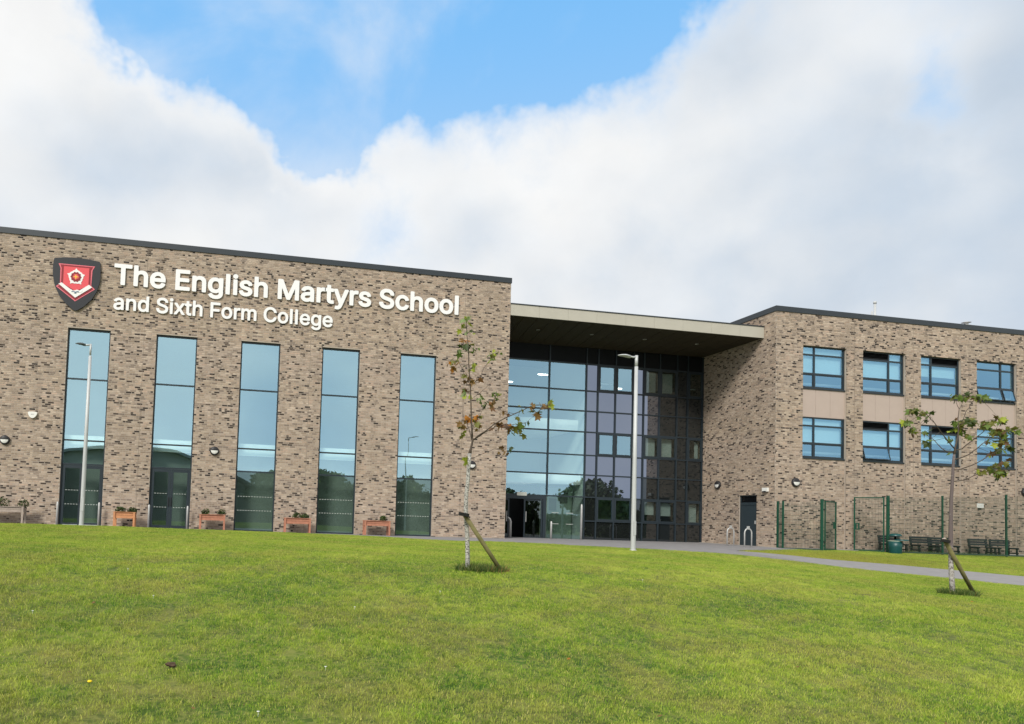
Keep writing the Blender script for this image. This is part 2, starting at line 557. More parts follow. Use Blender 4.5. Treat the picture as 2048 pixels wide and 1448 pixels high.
me = bpy.data.meshes.new('grass')
me.from_pydata(np.c_[px, py, pz].tolist(), [], [])
at = me.attributes.new('rot', 'FLOAT_VECTOR', 'POINT')
at.data.foreach_set('vector', rot.ravel())
at = me.attributes.new('scl', 'FLOAT', 'POINT')
cl_ = np.array([mnoise.noise(Vector((a * 0.9, c * 0.9, 8))) + 0.6 * mnoise.noise(Vector((a * 2.3, c * 2.3, 2))) for a, c in zip(px, py)])
at.data.foreach_set('value', np.clip(1.06 + 0.35 * cl_ + rng.uniform(-0.08, 0.08, len(px)), 0.88, 1.6))
at = me.attributes.new('pid', 'INT', 'POINT')
at.data.foreach_set('value', rng.integers(0, 6, len(px)).astype(np.int32))
grass = tag(link('grass', me), 'short mown lawn grass, mottled yellow-green', kind='stuff')
ng = bpy.data.node_groups.new('lay_turf', 'GeometryNodeTree')
ng.interface.new_socket('Geometry', in_out='INPUT', socket_type='NodeSocketGeometry')
ng.interface.new_socket('Geometry', in_out='OUTPUT', socket_type='NodeSocketGeometry')
g = NB(ng)
gi = g.n('NodeGroupInput')
go = g.n('NodeGroupOutput')
ci = g.n('GeometryNodeCollectionInfo')
ci.inputs['Collection'].default_value = tufts
ci.inputs['Separate Children'].default_value = True
ci.inputs['Reset Children'].default_value = True
def nattr(nm, dt):
    nd = g.n('GeometryNodeInputNamedAttribute', data_type=dt)
    nd.inputs['Name'].default_value = nm
    return nd.outputs['Attribute']
ip = g.n('GeometryNodeInstanceOnPoints')
g.set(ip.inputs['Points'], gi.outputs[0])
g.set(ip.inputs['Instance'], ci.outputs[0])
ip.inputs['Pick Instance'].default_value = True
g.set(ip.inputs['Instance Index'], nattr('pid', 'INT'))
g.set(ip.inputs['Rotation'], nattr('rot', 'FLOAT_VECTOR'))
g.set(ip.inputs['Scale'], nattr('scl', 'FLOAT'))
g.set(go.inputs[0], ip.outputs[0])
md = grass.modifiers.new('lay_turf', 'NODES')
md.node_group = ng

# ------------------------------------------------------------------ materials
M_MORTAR = mat('mortar', (0.42, 0.36, 0.30), 0.9, var=0.10, vscale=1.2)


def brick_mat():
    mt = bpy.data.materials.new('brick')
    mt.use_nodes = True
    t = mt.node_tree
    bs = t.nodes['Principled BSDF']
    bs.inputs['Roughness'].default_value = 0.85
    bs.inputs['Specular IOR Level'].default_value = 0.25
    q = NB(t)
    a = q.n('ShaderNodeAttribute', attribute_name='Col')
    pos = q.n('ShaderNodeNewGeometry').outputs['Position']
    f = q.noise(pos, 55, 3, 0.6)
    f2 = q.noise(pos, 0.45, 4, 0.6)
    g1 = q.smooth(f, 0.25, 0.75, 0.84, 1.14)
    g2 = q.smooth(f2, 0.3, 0.7, 0.93, 1.06)
    strk = q.n('ShaderNodeVectorMath', operation='MULTIPLY', inp={0: pos, 1: (2.6, 2.6, 0.16)}).outputs[0]
    g3 = q.smooth(q.noise(strk, 1.0, 4, 0.6), 0.35, 0.7, 1.04, 0.90)
    gg = q.math('MULTIPLY', q.math('MULTIPLY', g1, g2), g3)
    c = q.mix(1.0, a.outputs['Color'], q.n('ShaderNodeCombineColor', inp={0: gg, 1: gg, 2: gg}).outputs[0], 'MULTIPLY')
    q.set(bs.inputs['Base Color'], c)
    bp = q.n('ShaderNodeBump', inp={'Height': f, 'Strength': 0.35, 'Distance': 0.004})
    q.set(bs.inputs['Normal'], bp.outputs[0])
    return mt


M_BRICK = brick_mat()
M_FRAME = mat('grey_blue_aluminium', (0.018, 0.029, 0.038), 0.4, spec=0.5)
M_COPING = mat('dark_grey_coping', (0.026, 0.034, 0.041), 0.45, spec=0.5, var=0.12, vscale=0.6)
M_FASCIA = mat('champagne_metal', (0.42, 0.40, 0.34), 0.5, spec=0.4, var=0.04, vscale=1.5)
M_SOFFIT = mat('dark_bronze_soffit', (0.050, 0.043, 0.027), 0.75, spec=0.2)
M_BLACKP = mat('black_spandrel', (0.007, 0.008, 0.010), 0.6, spec=0.2)
M_SPAN = mat('pinkish_cladding', (0.45, 0.365, 0.315), 0.6, var=0.03, vscale=2)
M_WHITE = mat('white_interior', (0.78, 0.80, 0.78), 0.7)
M_ROOM = mat('room_wall', (0.42, 0.47, 0.45), 0.85)
M_ROOMD = mat('dark_room', (0.10, 0.115, 0.10), 0.9)
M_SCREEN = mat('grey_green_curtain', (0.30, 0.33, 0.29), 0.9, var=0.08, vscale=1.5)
M_FLOOR = mat('room_floor', (0.10, 0.10, 0.10), 0.6)
M_BLIND = mat('roller_blind', (0.50, 0.56, 0.56), 0.9)
M_DOORG = mat('dark_teal_door', (0.025, 0.038, 0.046), 0.5, spec=0.4)
M_STEEL = mat('galvanised_steel', (0.50, 0.50, 0.49), 0.45, metal=0.35, var=0.06, vscale=8)
M_STEELL = mat('pale_galvanised', (0.50, 0.515, 0.515), 0.5, metal=0.15, var=0.05, vscale=3)
M_BLACK = mat('black_plastic', (0.02, 0.02, 0.022), 0.5)
M_CONC = mat('pale_concrete', (0.40, 0.38, 0.34), 0.9, var=0.10, vscale=5)
M_ROOF = mat('roof_membrane', (0.12, 0.12, 0.125), 0.9)
M_DOT = mat('frosted_marker', (0.42, 0.45, 0.42), 0.6)


def glass_mat(name, T, G, wob=0.0012, opaque=None):
    """coated glazing: a tinted mirror reflection added to tinted see-through"""
    mt = bpy.data.materials.new(name)
    mt.use_nodes = True
    t = mt.node_tree
    t.nodes.remove(t.nodes['Principled BSDF'])
    q = NB(t)
    geo = q.n('ShaderNodeNewGeometry')
    oi = q.n('ShaderNodeObjectInfo').outputs['Random']
    off = q.n('ShaderNodeVectorMath', operation='ADD', inp={0: geo.outputs['Position'], 1: q.n('ShaderNodeCombineXYZ', inp={0: q.math('MULTIPLY', oi, 37.0), 1: 0.0, 2: 0.0}).outputs[0]})
    f = q.noise(off.outputs[0], 0.9, 1, 0.4)
    bp = q.n('ShaderNodeBump', inp={'Height': f, 'Strength': 1.0, 'Distance': wob})
    gl = q.n('ShaderNodeBsdfGlossy', inp={0: G, 'Roughness': 0.0, 'Normal': bp.outputs[0]})
    if opaque:
        tr = q.n('ShaderNodeBsdfDiffuse', inp={0: opaque})
    else:
        tr = q.n('ShaderNodeBsdfTransparent', inp={0: T})
    ad = q.n('ShaderNodeAddShader', inp={0: tr.outputs[0], 1: gl.outputs[0]})
    clear = q.n('ShaderNodeBsdfTransparent', inp={0: (1, 1, 1, 1)})
    mx = q.n('ShaderNodeMixShader', inp={0: geo.outputs['Backfacing'], 1: ad.outputs[0], 2: clear.outputs[0]})
    q.set(t.nodes['Material Output'].inputs[0], mx.outputs[0])
    return mt


M_GLASS = glass_mat('coated_glass', (0.52, 0.60, 0.58), (0.39, 0.59, 0.67), 0.0016)
M_GLASSW = glass_mat('classroom_glass', (0.50, 0.60, 0.60), (0.20, 0.38, 0.52), 0.0008)
M_GLASSC = glass_mat('lobby_glass', (0.62, 0.70, 0.68), (0.29, 0.45, 0.53), 0.0008)
M_GLASSP = glass_mat('spandrel_glass', None, (0.245, 0.275, 0.345), 0.0006, opaque=(0.012, 0.014, 0.016))
M_GLASSQ = glass_mat('spandrel_glass_shade_toned', None, (0.085, 0.095, 0.105), 0.0006, opaque=(0.010, 0.012, 0.012))  # same spandrel glass, with dim shaded reflections put into a darker colour
M_GLASSR = glass_mat('casement_glass_shade_toned', (0.45, 0.50, 0.47), (0.10, 0.12, 0.12), 0.0008)  # lobby glass darkened: the shade at right casements and doors is in its colour
M_GLASSD = glass_mat('dark_glass', (0.50, 0.58, 0.56), (0.12, 0.18, 0.20), 0.0008)

# ------------------------------------------------------------------ bricks
DARK = [(0.044, 0.031, 0.025), (0.065, 0.046, 0.036), (0.105, 0.076, 0.058), (0.034, 0.026, 0.023)]
LITE = [(1.05 * c[0], 1.0 * c[1], 0.935 * c[2]) for c in [(0.40, 0.325, 0.262), (0.35, 0.285, 0.23), (0.43, 0.36, 0.30), (0.33, 0.27, 0.222), (0.37, 0.305, 0.252), (0.41, 0.318, 0.258), (0.27, 0.22, 0.185), (0.31, 0.25, 0.20), (0.46, 0.39, 0.325), (0.385, 0.32, 0.272)]]
BH, BL, PIT, CRS = 0.056, 0.205, 0.225, 0.075


LAST = [False]


def brick_colour(s, z, key):
    v = mnoise.noise(Vector((s * 0.55 + key * 31, z * 0.42, 1.7 + key))) + 0.5 * mnoise.noise(Vector((s * 2.1, z * 1.6, 9 + key)))
    # blends change from one lift of the wall to the next
    lift = mnoise.noise(Vector((key * 5.1, z * 0.85, 4.4)))
    p = 0.125 + 0.045 * v + 0.04 * lift
    # short diagonal runs of dark bricks
    p += 0.10 * max(0, mnoise.noise(Vector((s * 1.7 + z * 2.6, (s - z) * 0.7, key + 20))) - 0.12)
    if 2.5 < z + 0.12 * (key > 1) < 2.82:
        p *= 0.2
    r_ = random.random()
    if LAST[0]:
        p *= 0.45
    LAST[0] = r_ < max(0.035, p)
    if LAST[0]:
        c = random.choice(DARK)
    elif r_ < p + 0.07:
        c = (0.23, 0.18, 0.145)
    else:
        c = random.choice(LITE)
        w = random.uniform(0.90, 1.10) + 0.10 * mnoise.noise(Vector((s * 0.8, z * 0.9, key + 40)))
        c = (c[0] * w, c[1] * w, c[2] * w * (1 - 0.05 * lift))
    return c


class Bricks:
    def __init__(s):
        s.v, s.f, s.c = [], [], []

    def one(s, O, d, n, s0, s1, z0, col, out, sv=None, sf=None, sc=None):
        V_, F_, C_ = (s.v, s.f, s.c) if sv is None else (sv, sf, sc)
        o = len(V_)
        a = 0.012
        for dep in (out, -a):
            for (ss, zz_) in ((s0, z0), (s1, z0), (s1, z0 + BH), (s0, z0 + BH)):
                V_.append((O[0] + d[0] * ss + n[0] * dep, O[1] + d[1] * ss + n[1] * dep, zz_))
        fl = [(0, 1, 2, 3), (1, 5, 6, 2), (4, 0, 3, 7), (3, 2, 6, 7), (4, 5, 1, 0)]
        if d[0] * n[1] - d[1] * n[0] > 0:
            fl = [tuple(reversed(q)) for q in fl]
        for q in fl:
            F_.append(tuple(i + o for i in q))
            C_.append(col)


def col_mesh(name, V_, F_, C_, mt):
    me = bpy.data.meshes.new(name)
    me.from_pydata(V_, [], F_)
    me.materials.append(mt)
    ca = me.color_attributes.new('Col', 'FLOAT_COLOR', 'CORNER')
    arr = np.repeat(np.array([(*c, 1.0) for c in C_], dtype=np.float32), [len(f) for f in F_], axis=0)
    ca.data.foreach_set('color', arr.ravel())
    return me


def brick_field(O, d, n, s_a, s_b, z_a, z_b, holes, key, bank, singles=None):
    """bank: joined bricks.  holes: (s0,s1,z0,z1).  singles: list collecting (cx,cz,s0,s1,z0,col)"""
    r0 = int(math.floor(z_a / CRS))
    r1 = int(math.ceil(z_b / CRS))
    for r_ in range(r0, r1):
        z = r_ * CRS + 0.005
        if z < z_a - 0.02 or z + BH > z_b + 0.012:
            continue
        off = (r_ % 2) * PIT / 2 + random.choice((0, 0, 0, PIT / 4))
        i0 = int(math.floor((s_a - off) / PIT)) - 1
        i1 = int(math.ceil((s_b - off) / PIT)) + 1
        hs = [h for h in holes if z + BH > h[2] + 0.01 and z < h[3] - 0.01]
        for i in range(i0, i1):
            a = i * PIT + off + 0.005
            if random.random() < 0.36:
                hb_ = a + BL / 2
                segs = [(max(a, s_a), min(hb_ - 0.006, s_b)), (max(hb_ + 0.006, s_a), min(a + BL, s_b))]
            else:
                segs = [(max(a, s_a), min(a + BL, s_b))]
            for h in hs:
                ns = []
                for p, q in segs:
                    if q <= h[0] or p >= h[1]:
                        ns.append((p, q))
                    else:
                        if p < h[0]:
                            ns.append((p, h[0]))
                        if q > h[1]:
                            ns.append((h[1], q))
                segs = ns
            for p, q in segs:
                if q - p < 0.03:
                    continue
                c = brick_colour(p, z, key)
                out = 0.006 + random.uniform(-0.002, 0.003)
                if singles is not None and q - p > 0.19 and singles['test'](p, z):
                    singles['list'].append((p, q, z, c, out))
                else:
                    bank.one(O, d, n, p, q, z, c, out)


# ================================================================== SCHOOL
school = thing('school_building', 'long brown brick school with tall slot windows and a glazed entrance under a flat canopy', 'building', (0, 0, 0))

HX0, HX1, HZ, HZB = -15.0, 11.837, 11.70, 11.468
WX = [(-6.829 + 3.4162 * i, -6.829 + 3.4162 * i + 1.6323) for i in range(5)]
WXX = [(-6.829 - 3.4162 * 2, -6.829 - 3.4162 * 2 + 1.6323)]           # one more beyond the left edge of the photo
WT = 7.902
FZ = -0.06                                                           # finished floor
RX, RY, RZ, RZB = 23.358, -2.62, 10.748, 10.516
BAYS = [(24.744, 27.01), (27.887, 30.193), (31.05, 33.296), (34.199, 36.507), (37.36, 39.66), (40.5, 42.8)]
TB = [(9.088, 7.163), (5.869, 4.017)]
EY = 2.501

# structural walls (mortar-coloured backing, with openings)
def wall_with_holes(mb, O, d, n, s0, s1, z0, z1, holes, th):
    """vertical wall tiled by boxes around rectangular holes, outer face at offset 0"""
    ss = sorted(set([s0, s1] + [h[0] for h in holes] + [h[1] for h in holes]))
    for a, c in zip(ss[:-1], ss[1:]):
        zs = [(z0, z1)]
        for h in holes:
            if h[0] <= a + 1e-6 and h[1] >= c - 1e-6:
                nz = []
                for p, q in zs:
                    if q <= h[2] or p >= h[3]:
                        nz.append((p, q))
                    else:
                        if p < h[2]:
                            nz.append((p, h[2]))
                        if q > h[3]:
                            nz.append((h[3], q))
                zs = nz
        for p, q in zs:
            P0 = (O[0] + d[0] * a, O[1] + d[1] * a)
            P1 = (O[0] + d[0] * c - n[0] * th, O[1] + d[1] * c - n[1] * th)
            mb.box(min(P0[0], P1[0]), max(P0[0], P1[0]), min(P0[1], P1[1]), max(P0[1], P1[1]), p, q)


hall_holes = [(a, c, FZ, WT) for a, c in WX + WXX]
mb = MB()
wall_with_holes(mb, (0, 0), (1, 0), (0, -1), HX0, HX1, -0.6, HZB, hall_holes, 0.30)
mb.box(HX1 - 0.30, HX1, 0.30, 15, -0.6, HZB)
mb.box(HX0, HX0 + 0.3, 0.30, 15, -0.6, HZB)
mb.box(HX0 + .3, HX1 - .3, 14.7, 15, -0.6, HZB)
hall_wall = mb.build('brick_wall', M_MORTAR, school, 'tall left wall with five slot windows')
mb = MB()
bay_holes = [(a, c, -0.6, 9.088) for a, c in BAYS]
wall_with_holes(mb, (0, RY), (1, 0), (0, -1), RX, 46.0, -0.8, RZB, bay_holes, 0.30)
SD = (-1.4801, -0.2806, FZ, 2.314)       # service door hole on the return wall (Y range)
wall_with_holes(mb, (RX, 0), (0, 1), (-1, 0), RY + 0.30, 15, -0.8, RZB, [SD], 0.30)
mb.box(45.7, 46, RY + .3, 15, -0.8, RZB)
mb.box(RX + .3, 45.7, 14.7, 15, -0.8, RZB)
for a, c in BAYS:                        # recessed brick panels below the windows
    mb.box(a, c, RY + 0.10, RY + 0.30, -0.8, TB[1][1] - 0.03)
wing_wall = mb.build('brick_wall', M_MORTAR, school, 'right wing wall with stacked windows in recessed bays')

bank = Bricks()
depthv = lambda s_, z_: (Vector((s_, 0, z_)) - CAM_POS).dot(fw)
# the 300 nearest bricks in view become parts of their own
cand = []
for r_ in range(-1, 153):
    z = r_ * CRS
    v = Vector((-9.5, 0, z)) - CAM_POS
singles = {'list': [], 'test': lambda p, z: (p > -9.75 + (z * 0.035)) and (p < -9.13 + z * 0.035) and 0.02 < z < 11.3}
brick_field((0, 0), (1, 0), (0, -1), HX0, HX1, -0.3, HZB, hall_holes, 0, bank, singles)
brick_field((HX1, 0), (0, 1), (1, 0), 0.0, 9.0, -0.3, HZB, [], 1, bank)
sl = singles['list']
sl.sort(key=lambda e: depthv(e[0], e[2]))
for e in sl[300:]:
    bank.one((0, 0), (1, 0), (0, -1), e[0], e[1], e[2], e[3], e[4])
sl = sl[:300]
me = col_mesh('brickwork', bank.v, bank.f, bank.c, M_BRICK)
tag(link('brickwork', me, hall_wall), kind='stuff')
bank = Bricks()
brick_field((0, RY), (1, 0), (0, -1), RX, 45.9, -0.5, RZB, bay_holes, 2, bank)
for i, (a, c) in enumerate(BAYS):
    brick_field((0, RY + 0.10), (1, 0), (0, -1), a, c, -0.5, TB[1][1] - 0.03, [], 2, bank)
brick_field((RX, 0), (0, 1), (-1, 0), RY, 12.0, -0.5, RZB, [(SD[0], SD[1], -1, SD[3])], 3, bank)
me = col_mesh('brickwork', bank.v, bank.f, bank.c, M_BRICK)
tag(link('brickwork', me, wing_wall), kind='stuff')
# shared brick meshes, one per shade
shades = {}
for (p, q, z, c, out) in sl:
    key = min(range(14), key=lambda i: sum(abs(x - y) for x, y in zip((DARK + LITE)[i], c)))
    if key not in shades:
        tmp = Bricks()
        tmp.one((0, 0), (1, 0), (0, -1), -BL / 2, BL / 2, -BH / 2, (DARK + LITE)[key], 0.006)
        shades[key] = col_mesh('brick', tmp.v, tmp.f, tmp.c, M_BRICK)
    o = link('brick', shades[key], hall_wall)
    o.location = ((p + q) / 2, -(out - 0.006), z + BH / 2)

# pale concrete strip along the foot of the walls
mb = MB()
mb.box(RX - 0.22, RX - 0.015, RY - 0.02, 2.4, -0.3, -0.015)
mb.box(RX - 0.22, 46, RY - 0.22, RY - 0.02, -0.5, -0.02)
mb.build('plinth_strip', M_CONC, school)

# parapet copings and roofs
mb = MB()
mb.box(HX0 - .03, HX1 + 0.03, -0.045, 0.32, HZB, HZ)
mb.box(HX1 - 0.32, HX1 + 0.03, 0.32, 15.03, HZB, HZ)
mb.box(HX0 - .03, HX0 + 0.32, 0.32, 15.03, HZB, HZ)
mb.box(HX0 + .32, HX1 - 0.32, 14.68, 15.03, HZB, HZ)
mb.build('coping', M_COPING, school, 'dark grey coping along the tall left block')
mb = MB()
mb.box(RX - 0.045, 46.03, RY - 0.045, RY + 0.32, RZB, RZ)
mb.box(RX - 0.045, RX + 0.32, RY + 0.32, 15.03, RZB, RZ)
mb.box(45.68, 46.03, RY + 0.32, 15.03, RZB, RZ)
mb.box(RX + 0.32, 45.68, 14.68, 15.03, RZB, RZ)
mb.build('coping', M_COPING, school, 'dark grey coping along the right wing')
mb = MB()
mb.box(HX0 + 0.3, HX1 - 0.3, 0.3, 14.7, HZB - 0.5, HZB - 0.2)
mb.box(RX + 0.3, 45.7, RY + 0.3, 14.7, RZB - 0.5, RZB - 0.2)
mb.box(HX1 + 0.01, RX - 0.01, 2.75, 15, 9.60, 9.90)
mb.box(HX1 + 0.01, RX - 0.01, 14.7, 15, -.6, 9.60)
mb.build('roof', M_ROOF, school)

# interiors seen through the glass
mb = MB()                                           # hall behind the slot windows
mb.box(HX0 + 0.3, HX1 - 0.3, 0.3, 14.7, -0.4, FZ, 2)      # floor
mb.box(HX0 + 0.32, HX1 - 0.32, 7.0, 7.1, FZ, 10.9, 1)
mb.box(HX0 + 0.3, HX1 - 0.3, 0.5, 7.0, 3.20, 3.50, 0)   # first floor slab
mb.box(HX0 + 0.3, HX1 - 0.3, 0.36, 0.5, 3.12, 3.62, 0)  # white slab edge
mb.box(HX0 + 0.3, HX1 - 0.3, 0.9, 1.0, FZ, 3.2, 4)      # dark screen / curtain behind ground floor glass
mb.build('interior', [M_WHITE, M_ROOM, M_FLOOR, M_ROOMD, M_SCREEN], school, 'hall floor slabs and walls seen through the slot windows')
mb = MB()                                           # classrooms
mb.box(RX + 0.3, 45.7, RY + .34, 3.4, -0.4, FZ, 2)
mb.box(RX + 0.3, 45.7, RY + .34, 3.4, 3.1, 3.4, 0)
mb.box(RX + 0.3, 45.7, RY + .34, 3.4, 6.3, 6.6, 0)
mb.box(RX + 0.3, 45.7, RY + .34, 3.4, 9.5, 9.7, 0)
mb.box(RX + 0.3, 45.7, 3.4, 3.5, FZ, 9.7, 1)
for zt, zb in TB:
    mb.box(RX + 0.4, 45.6, RY + 0.62, RY + 0.70, zb + 0.27, zb + 0.36, 0)  # thin white strip across each row of bottom panes
mb.build('interior', [M_WHITE, M_ROOM, M_FLOOR, M_ROOMD], school, 'classroom floors and thin white strips seen through the windows')
mb = MB()                                           # entrance lobby
mb.box(HX1 + .02, RX - .02, EY + .12, 9.0, -0.4, FZ, 2)
mb.box(HX1 + .02, 16.9, 8.0, 8.1, FZ, 9.5, 1)
mb.box(16.9, 17.0, EY + .2, 8.0, FZ, 9.5, 1)
mb.box(17.0, RX - .02, 3.6, 3.7, FZ, 9.5, 3)
mb.box(HX1 + .02, 16.9, EY + 0.9, EY + 1.1, 5.42, 5.95, 0)     # bright balcony fronts
mb.box(HX1 + .02, 16.9, EY + 1.1, 8.0, 5.42, 5.6, 0)
mb.box(HX1 + .02, 16.9, EY + 0.5, EY + 0.7, 2.66, 3.12, 0)
mb.box(HX1 + .02, 16.9, EY + 0.7, 8.0, 2.66, 2.9, 0)
mb.box(12.0, 12.15, EY + 2.2, EY + 2.3, 5.95, 7.25, 0)
mb.box(12.9, 13.35, EY + 2.2, EY + 2.3, 2.9, 4.9, 0)
mb.box(12.9, 13.5, EY + 2.2, EY + 2.3, 5.95, 7.1, 0)
mb.box(15.1, 16.8, EY + 1.2, EY + 1.3, FZ, 2.55, 4)
for a, c, z0, z1 in ((15.55, 15.95, 1.35, 1.95), (16.1, 16.55, 1.75, 2.25)):
    mb.box(a, c, EY + 1.17, EY + 1.2, z0, z1, 3)
mb.build('interior', [M_WHITE, M_ROOM, M_FLOOR, M_ROOMD, mat('lobby_wall', (0.20, 0.25, 0.20), 0.8)], school, 'pale lobby walls and floor edges behind the entrance glazing')

# ceiling strip lights glimpsed in the lobby (lit in the photograph)
M_LAMP = bpy.data.materials.new('lit_lamp')
M_LAMP.use_nodes = True
bs = M_LAMP.node_tree.nodes['Principled BSDF']
bs.inputs['Emission Color'].default_value = (1, 0.97, 0.9, 1)
bs.inputs['Emission Strength'].default_value = 6.0
for x, y, z, w in ((13.3, 3.9, 7.75, 0.5), (15.4, 4.4, 8.35, 0.5), (17.85, 3.2, 7.66, 0.3), (19.0, 3.2, 7.66, 0.35), (13.2, 3.6, 1.98, 0.45), (14.3, 3.6, 1.98, 0.35)):
    MB().box(x - w / 2, x + w / 2, y, y + 0.12, z, z + 0.05).build('ceiling_light', M_LAMP, school)


# ---- windows
def pane(x0, x1, y, z0, z1, mt, parent, tilt=True, name='pane'):
    cx, cz = (x0 + x1) / 2, (z0 + z1) / 2
    mb_ = MB().box(x0 - cx, x1 - cx, -0.006, 0.006, z0 - cz, z1 - cz)
    o = mb_.build(name, mt, parent)
    o.location = (cx, y, cz)
    if tilt:
        o.rotation_euler = (R(random.gauss(0, 0.10)), 0, R(random.gauss(0, 0.10)))
    return o


def marker_row(x0, x1, y, z, parent, n):
    mb_ = MB()
    w = (x1 - x0) / n
    for i in range(n):
        c = x0 + (i + 0.5) * w
        mb_.box(c - w * 0.24, c + w * 0.24, y - 0.004, y, z - 0.013, z + 0.013)
    return mb_.build('marker_row', M_DOT, parent)


FY = 0.09          # frame recess on the hall
TR = [5.868, 3.394, 2.438]
for i, (a, c) in enumerate(WXX + WX):
    door = i in (0, 1, 2)
    mb = MB()
    fw_ = 0.055
    y0, y1 = FY, FY + 0.09
    mb.box(a, a + fw_, y0, y1, FZ, WT)
    mb.box(c - fw_, c, y0, y1, FZ, WT)
    mb.box(a + fw_, c - fw_, y0, y1, WT - 0.075, WT)
    for z in TR:
        mb.box(a + fw_, c - fw_, y0 + 0.002, y1, z - 0.03, z + 0.03)
    if not door:
        mb.box(a + fw_, c - fw_, y0, y1, FZ, FZ + 0.07)
    win = mb.build('window', M_FRAME, school, 'tall slot window with a double door at its foot' if door else 'tall slot window glazed to the ground')
    zs = [WT - 0.075] + TR
    for k in range(3):
        pane(a + fw_, c - fw_, y0 + 0.045, zs[k + 1] + 0.03, zs[k] - (0.03 if k else 0), M_GLASS, win)
    if not door:
        pane(a + fw_, c - fw_, y0 + 0.045, FZ + 0.07, TR[2] - 0.03, M_GLASSD, win)
        marker_row(a + 0.09, c - 0.09, y0 + 0.036, 1.40, win, 13)
        marker_row(a + 0.09, c - 0.09, y0 + 0.036, 0.82, win, 13)
    else:
        cx = (a + c) / 2
        for s0, s1, side in ((a + fw_ + .006, cx - 0.004, 1), (cx + 0.004, c - fw_ - .006, -1)):
            mb = MB()
            t_ = 0.10
            ya, yb = y0 + 0.012, y1 - 0.012
            mb.box(s0, s0 + t_, ya, yb, FZ + 0.02, TR[2] - 0.036)
            mb.box(s1 - t_, s1, ya, yb, FZ + 0.02, TR[2] - 0.036)
            mb.box(s0 + t_, s1 - t_, ya, yb, TR[2] - 0.16, TR[2] - 0.036)
            mb.box(s0 + t_, s1 - t_, ya, yb, FZ + 0.02, FZ + 0.16)
            dr = mb.build('door', M_FRAME, school, 'dark glazed leaf of a double door')
            pane(s0 + t_, s1 - t_, y0 + 0.045, FZ + 0.16, TR[2] - 0.16, M_GLASSD, dr)
            marker_row(s0 + t_ + .01, s1 - t_ - .01, y0 + 0.036, 1.40, dr, 5)
            marker_row(s0 + t_ + .01, s1 - t_ - .01, y0 + 0.036, 0.84, dr, 5)
            hx = s1 - 0.05 if side == 1 else s0 + 0.05
            MB().box(hx - 0.012, hx + 0.012, ya - 0.05, ya - 0.001, 0.90, 1.25).build('handle', M_BLACK, dr)
            if i == 1:
                MB().box(s0 + t_, s1 - t_, ya - 0.004, ya - 0.001, FZ + 0.05, FZ + 0.09).build('kick_plate', M_STEELL, dr)


def casement(x0, x1, y, z0, z1, fw_, dep, mt, parent, gm, tilt=0.0, name='casement'):
    """framed pane; tilt>0 opens it outwards, hinged at its top edge"""
    mb_ = MB()
    w, h = x1 - x0, z1 - z0
    mb_.box(0, fw_, -dep / 2, dep / 2, -h, 0)
    mb_.box(w - fw_, w, -dep / 2, dep / 2, -h, 0)
    mb_.box(fw_, w - fw_, -dep / 2, dep / 2, -fw_, 0)
    mb_.box(fw_, w - fw_, -dep / 2, dep / 2, -h, -h + fw_)
    o = mb_.build(name, mt, parent)
    o.location = (x0, y, z1)
    o.rotation_euler = (-tilt, 0, 0)
    p_ = MB().box(fw_, w - fw_, -0.006, 0.006, -h + fw_, -fw_).build('pane', gm, o)
    return o


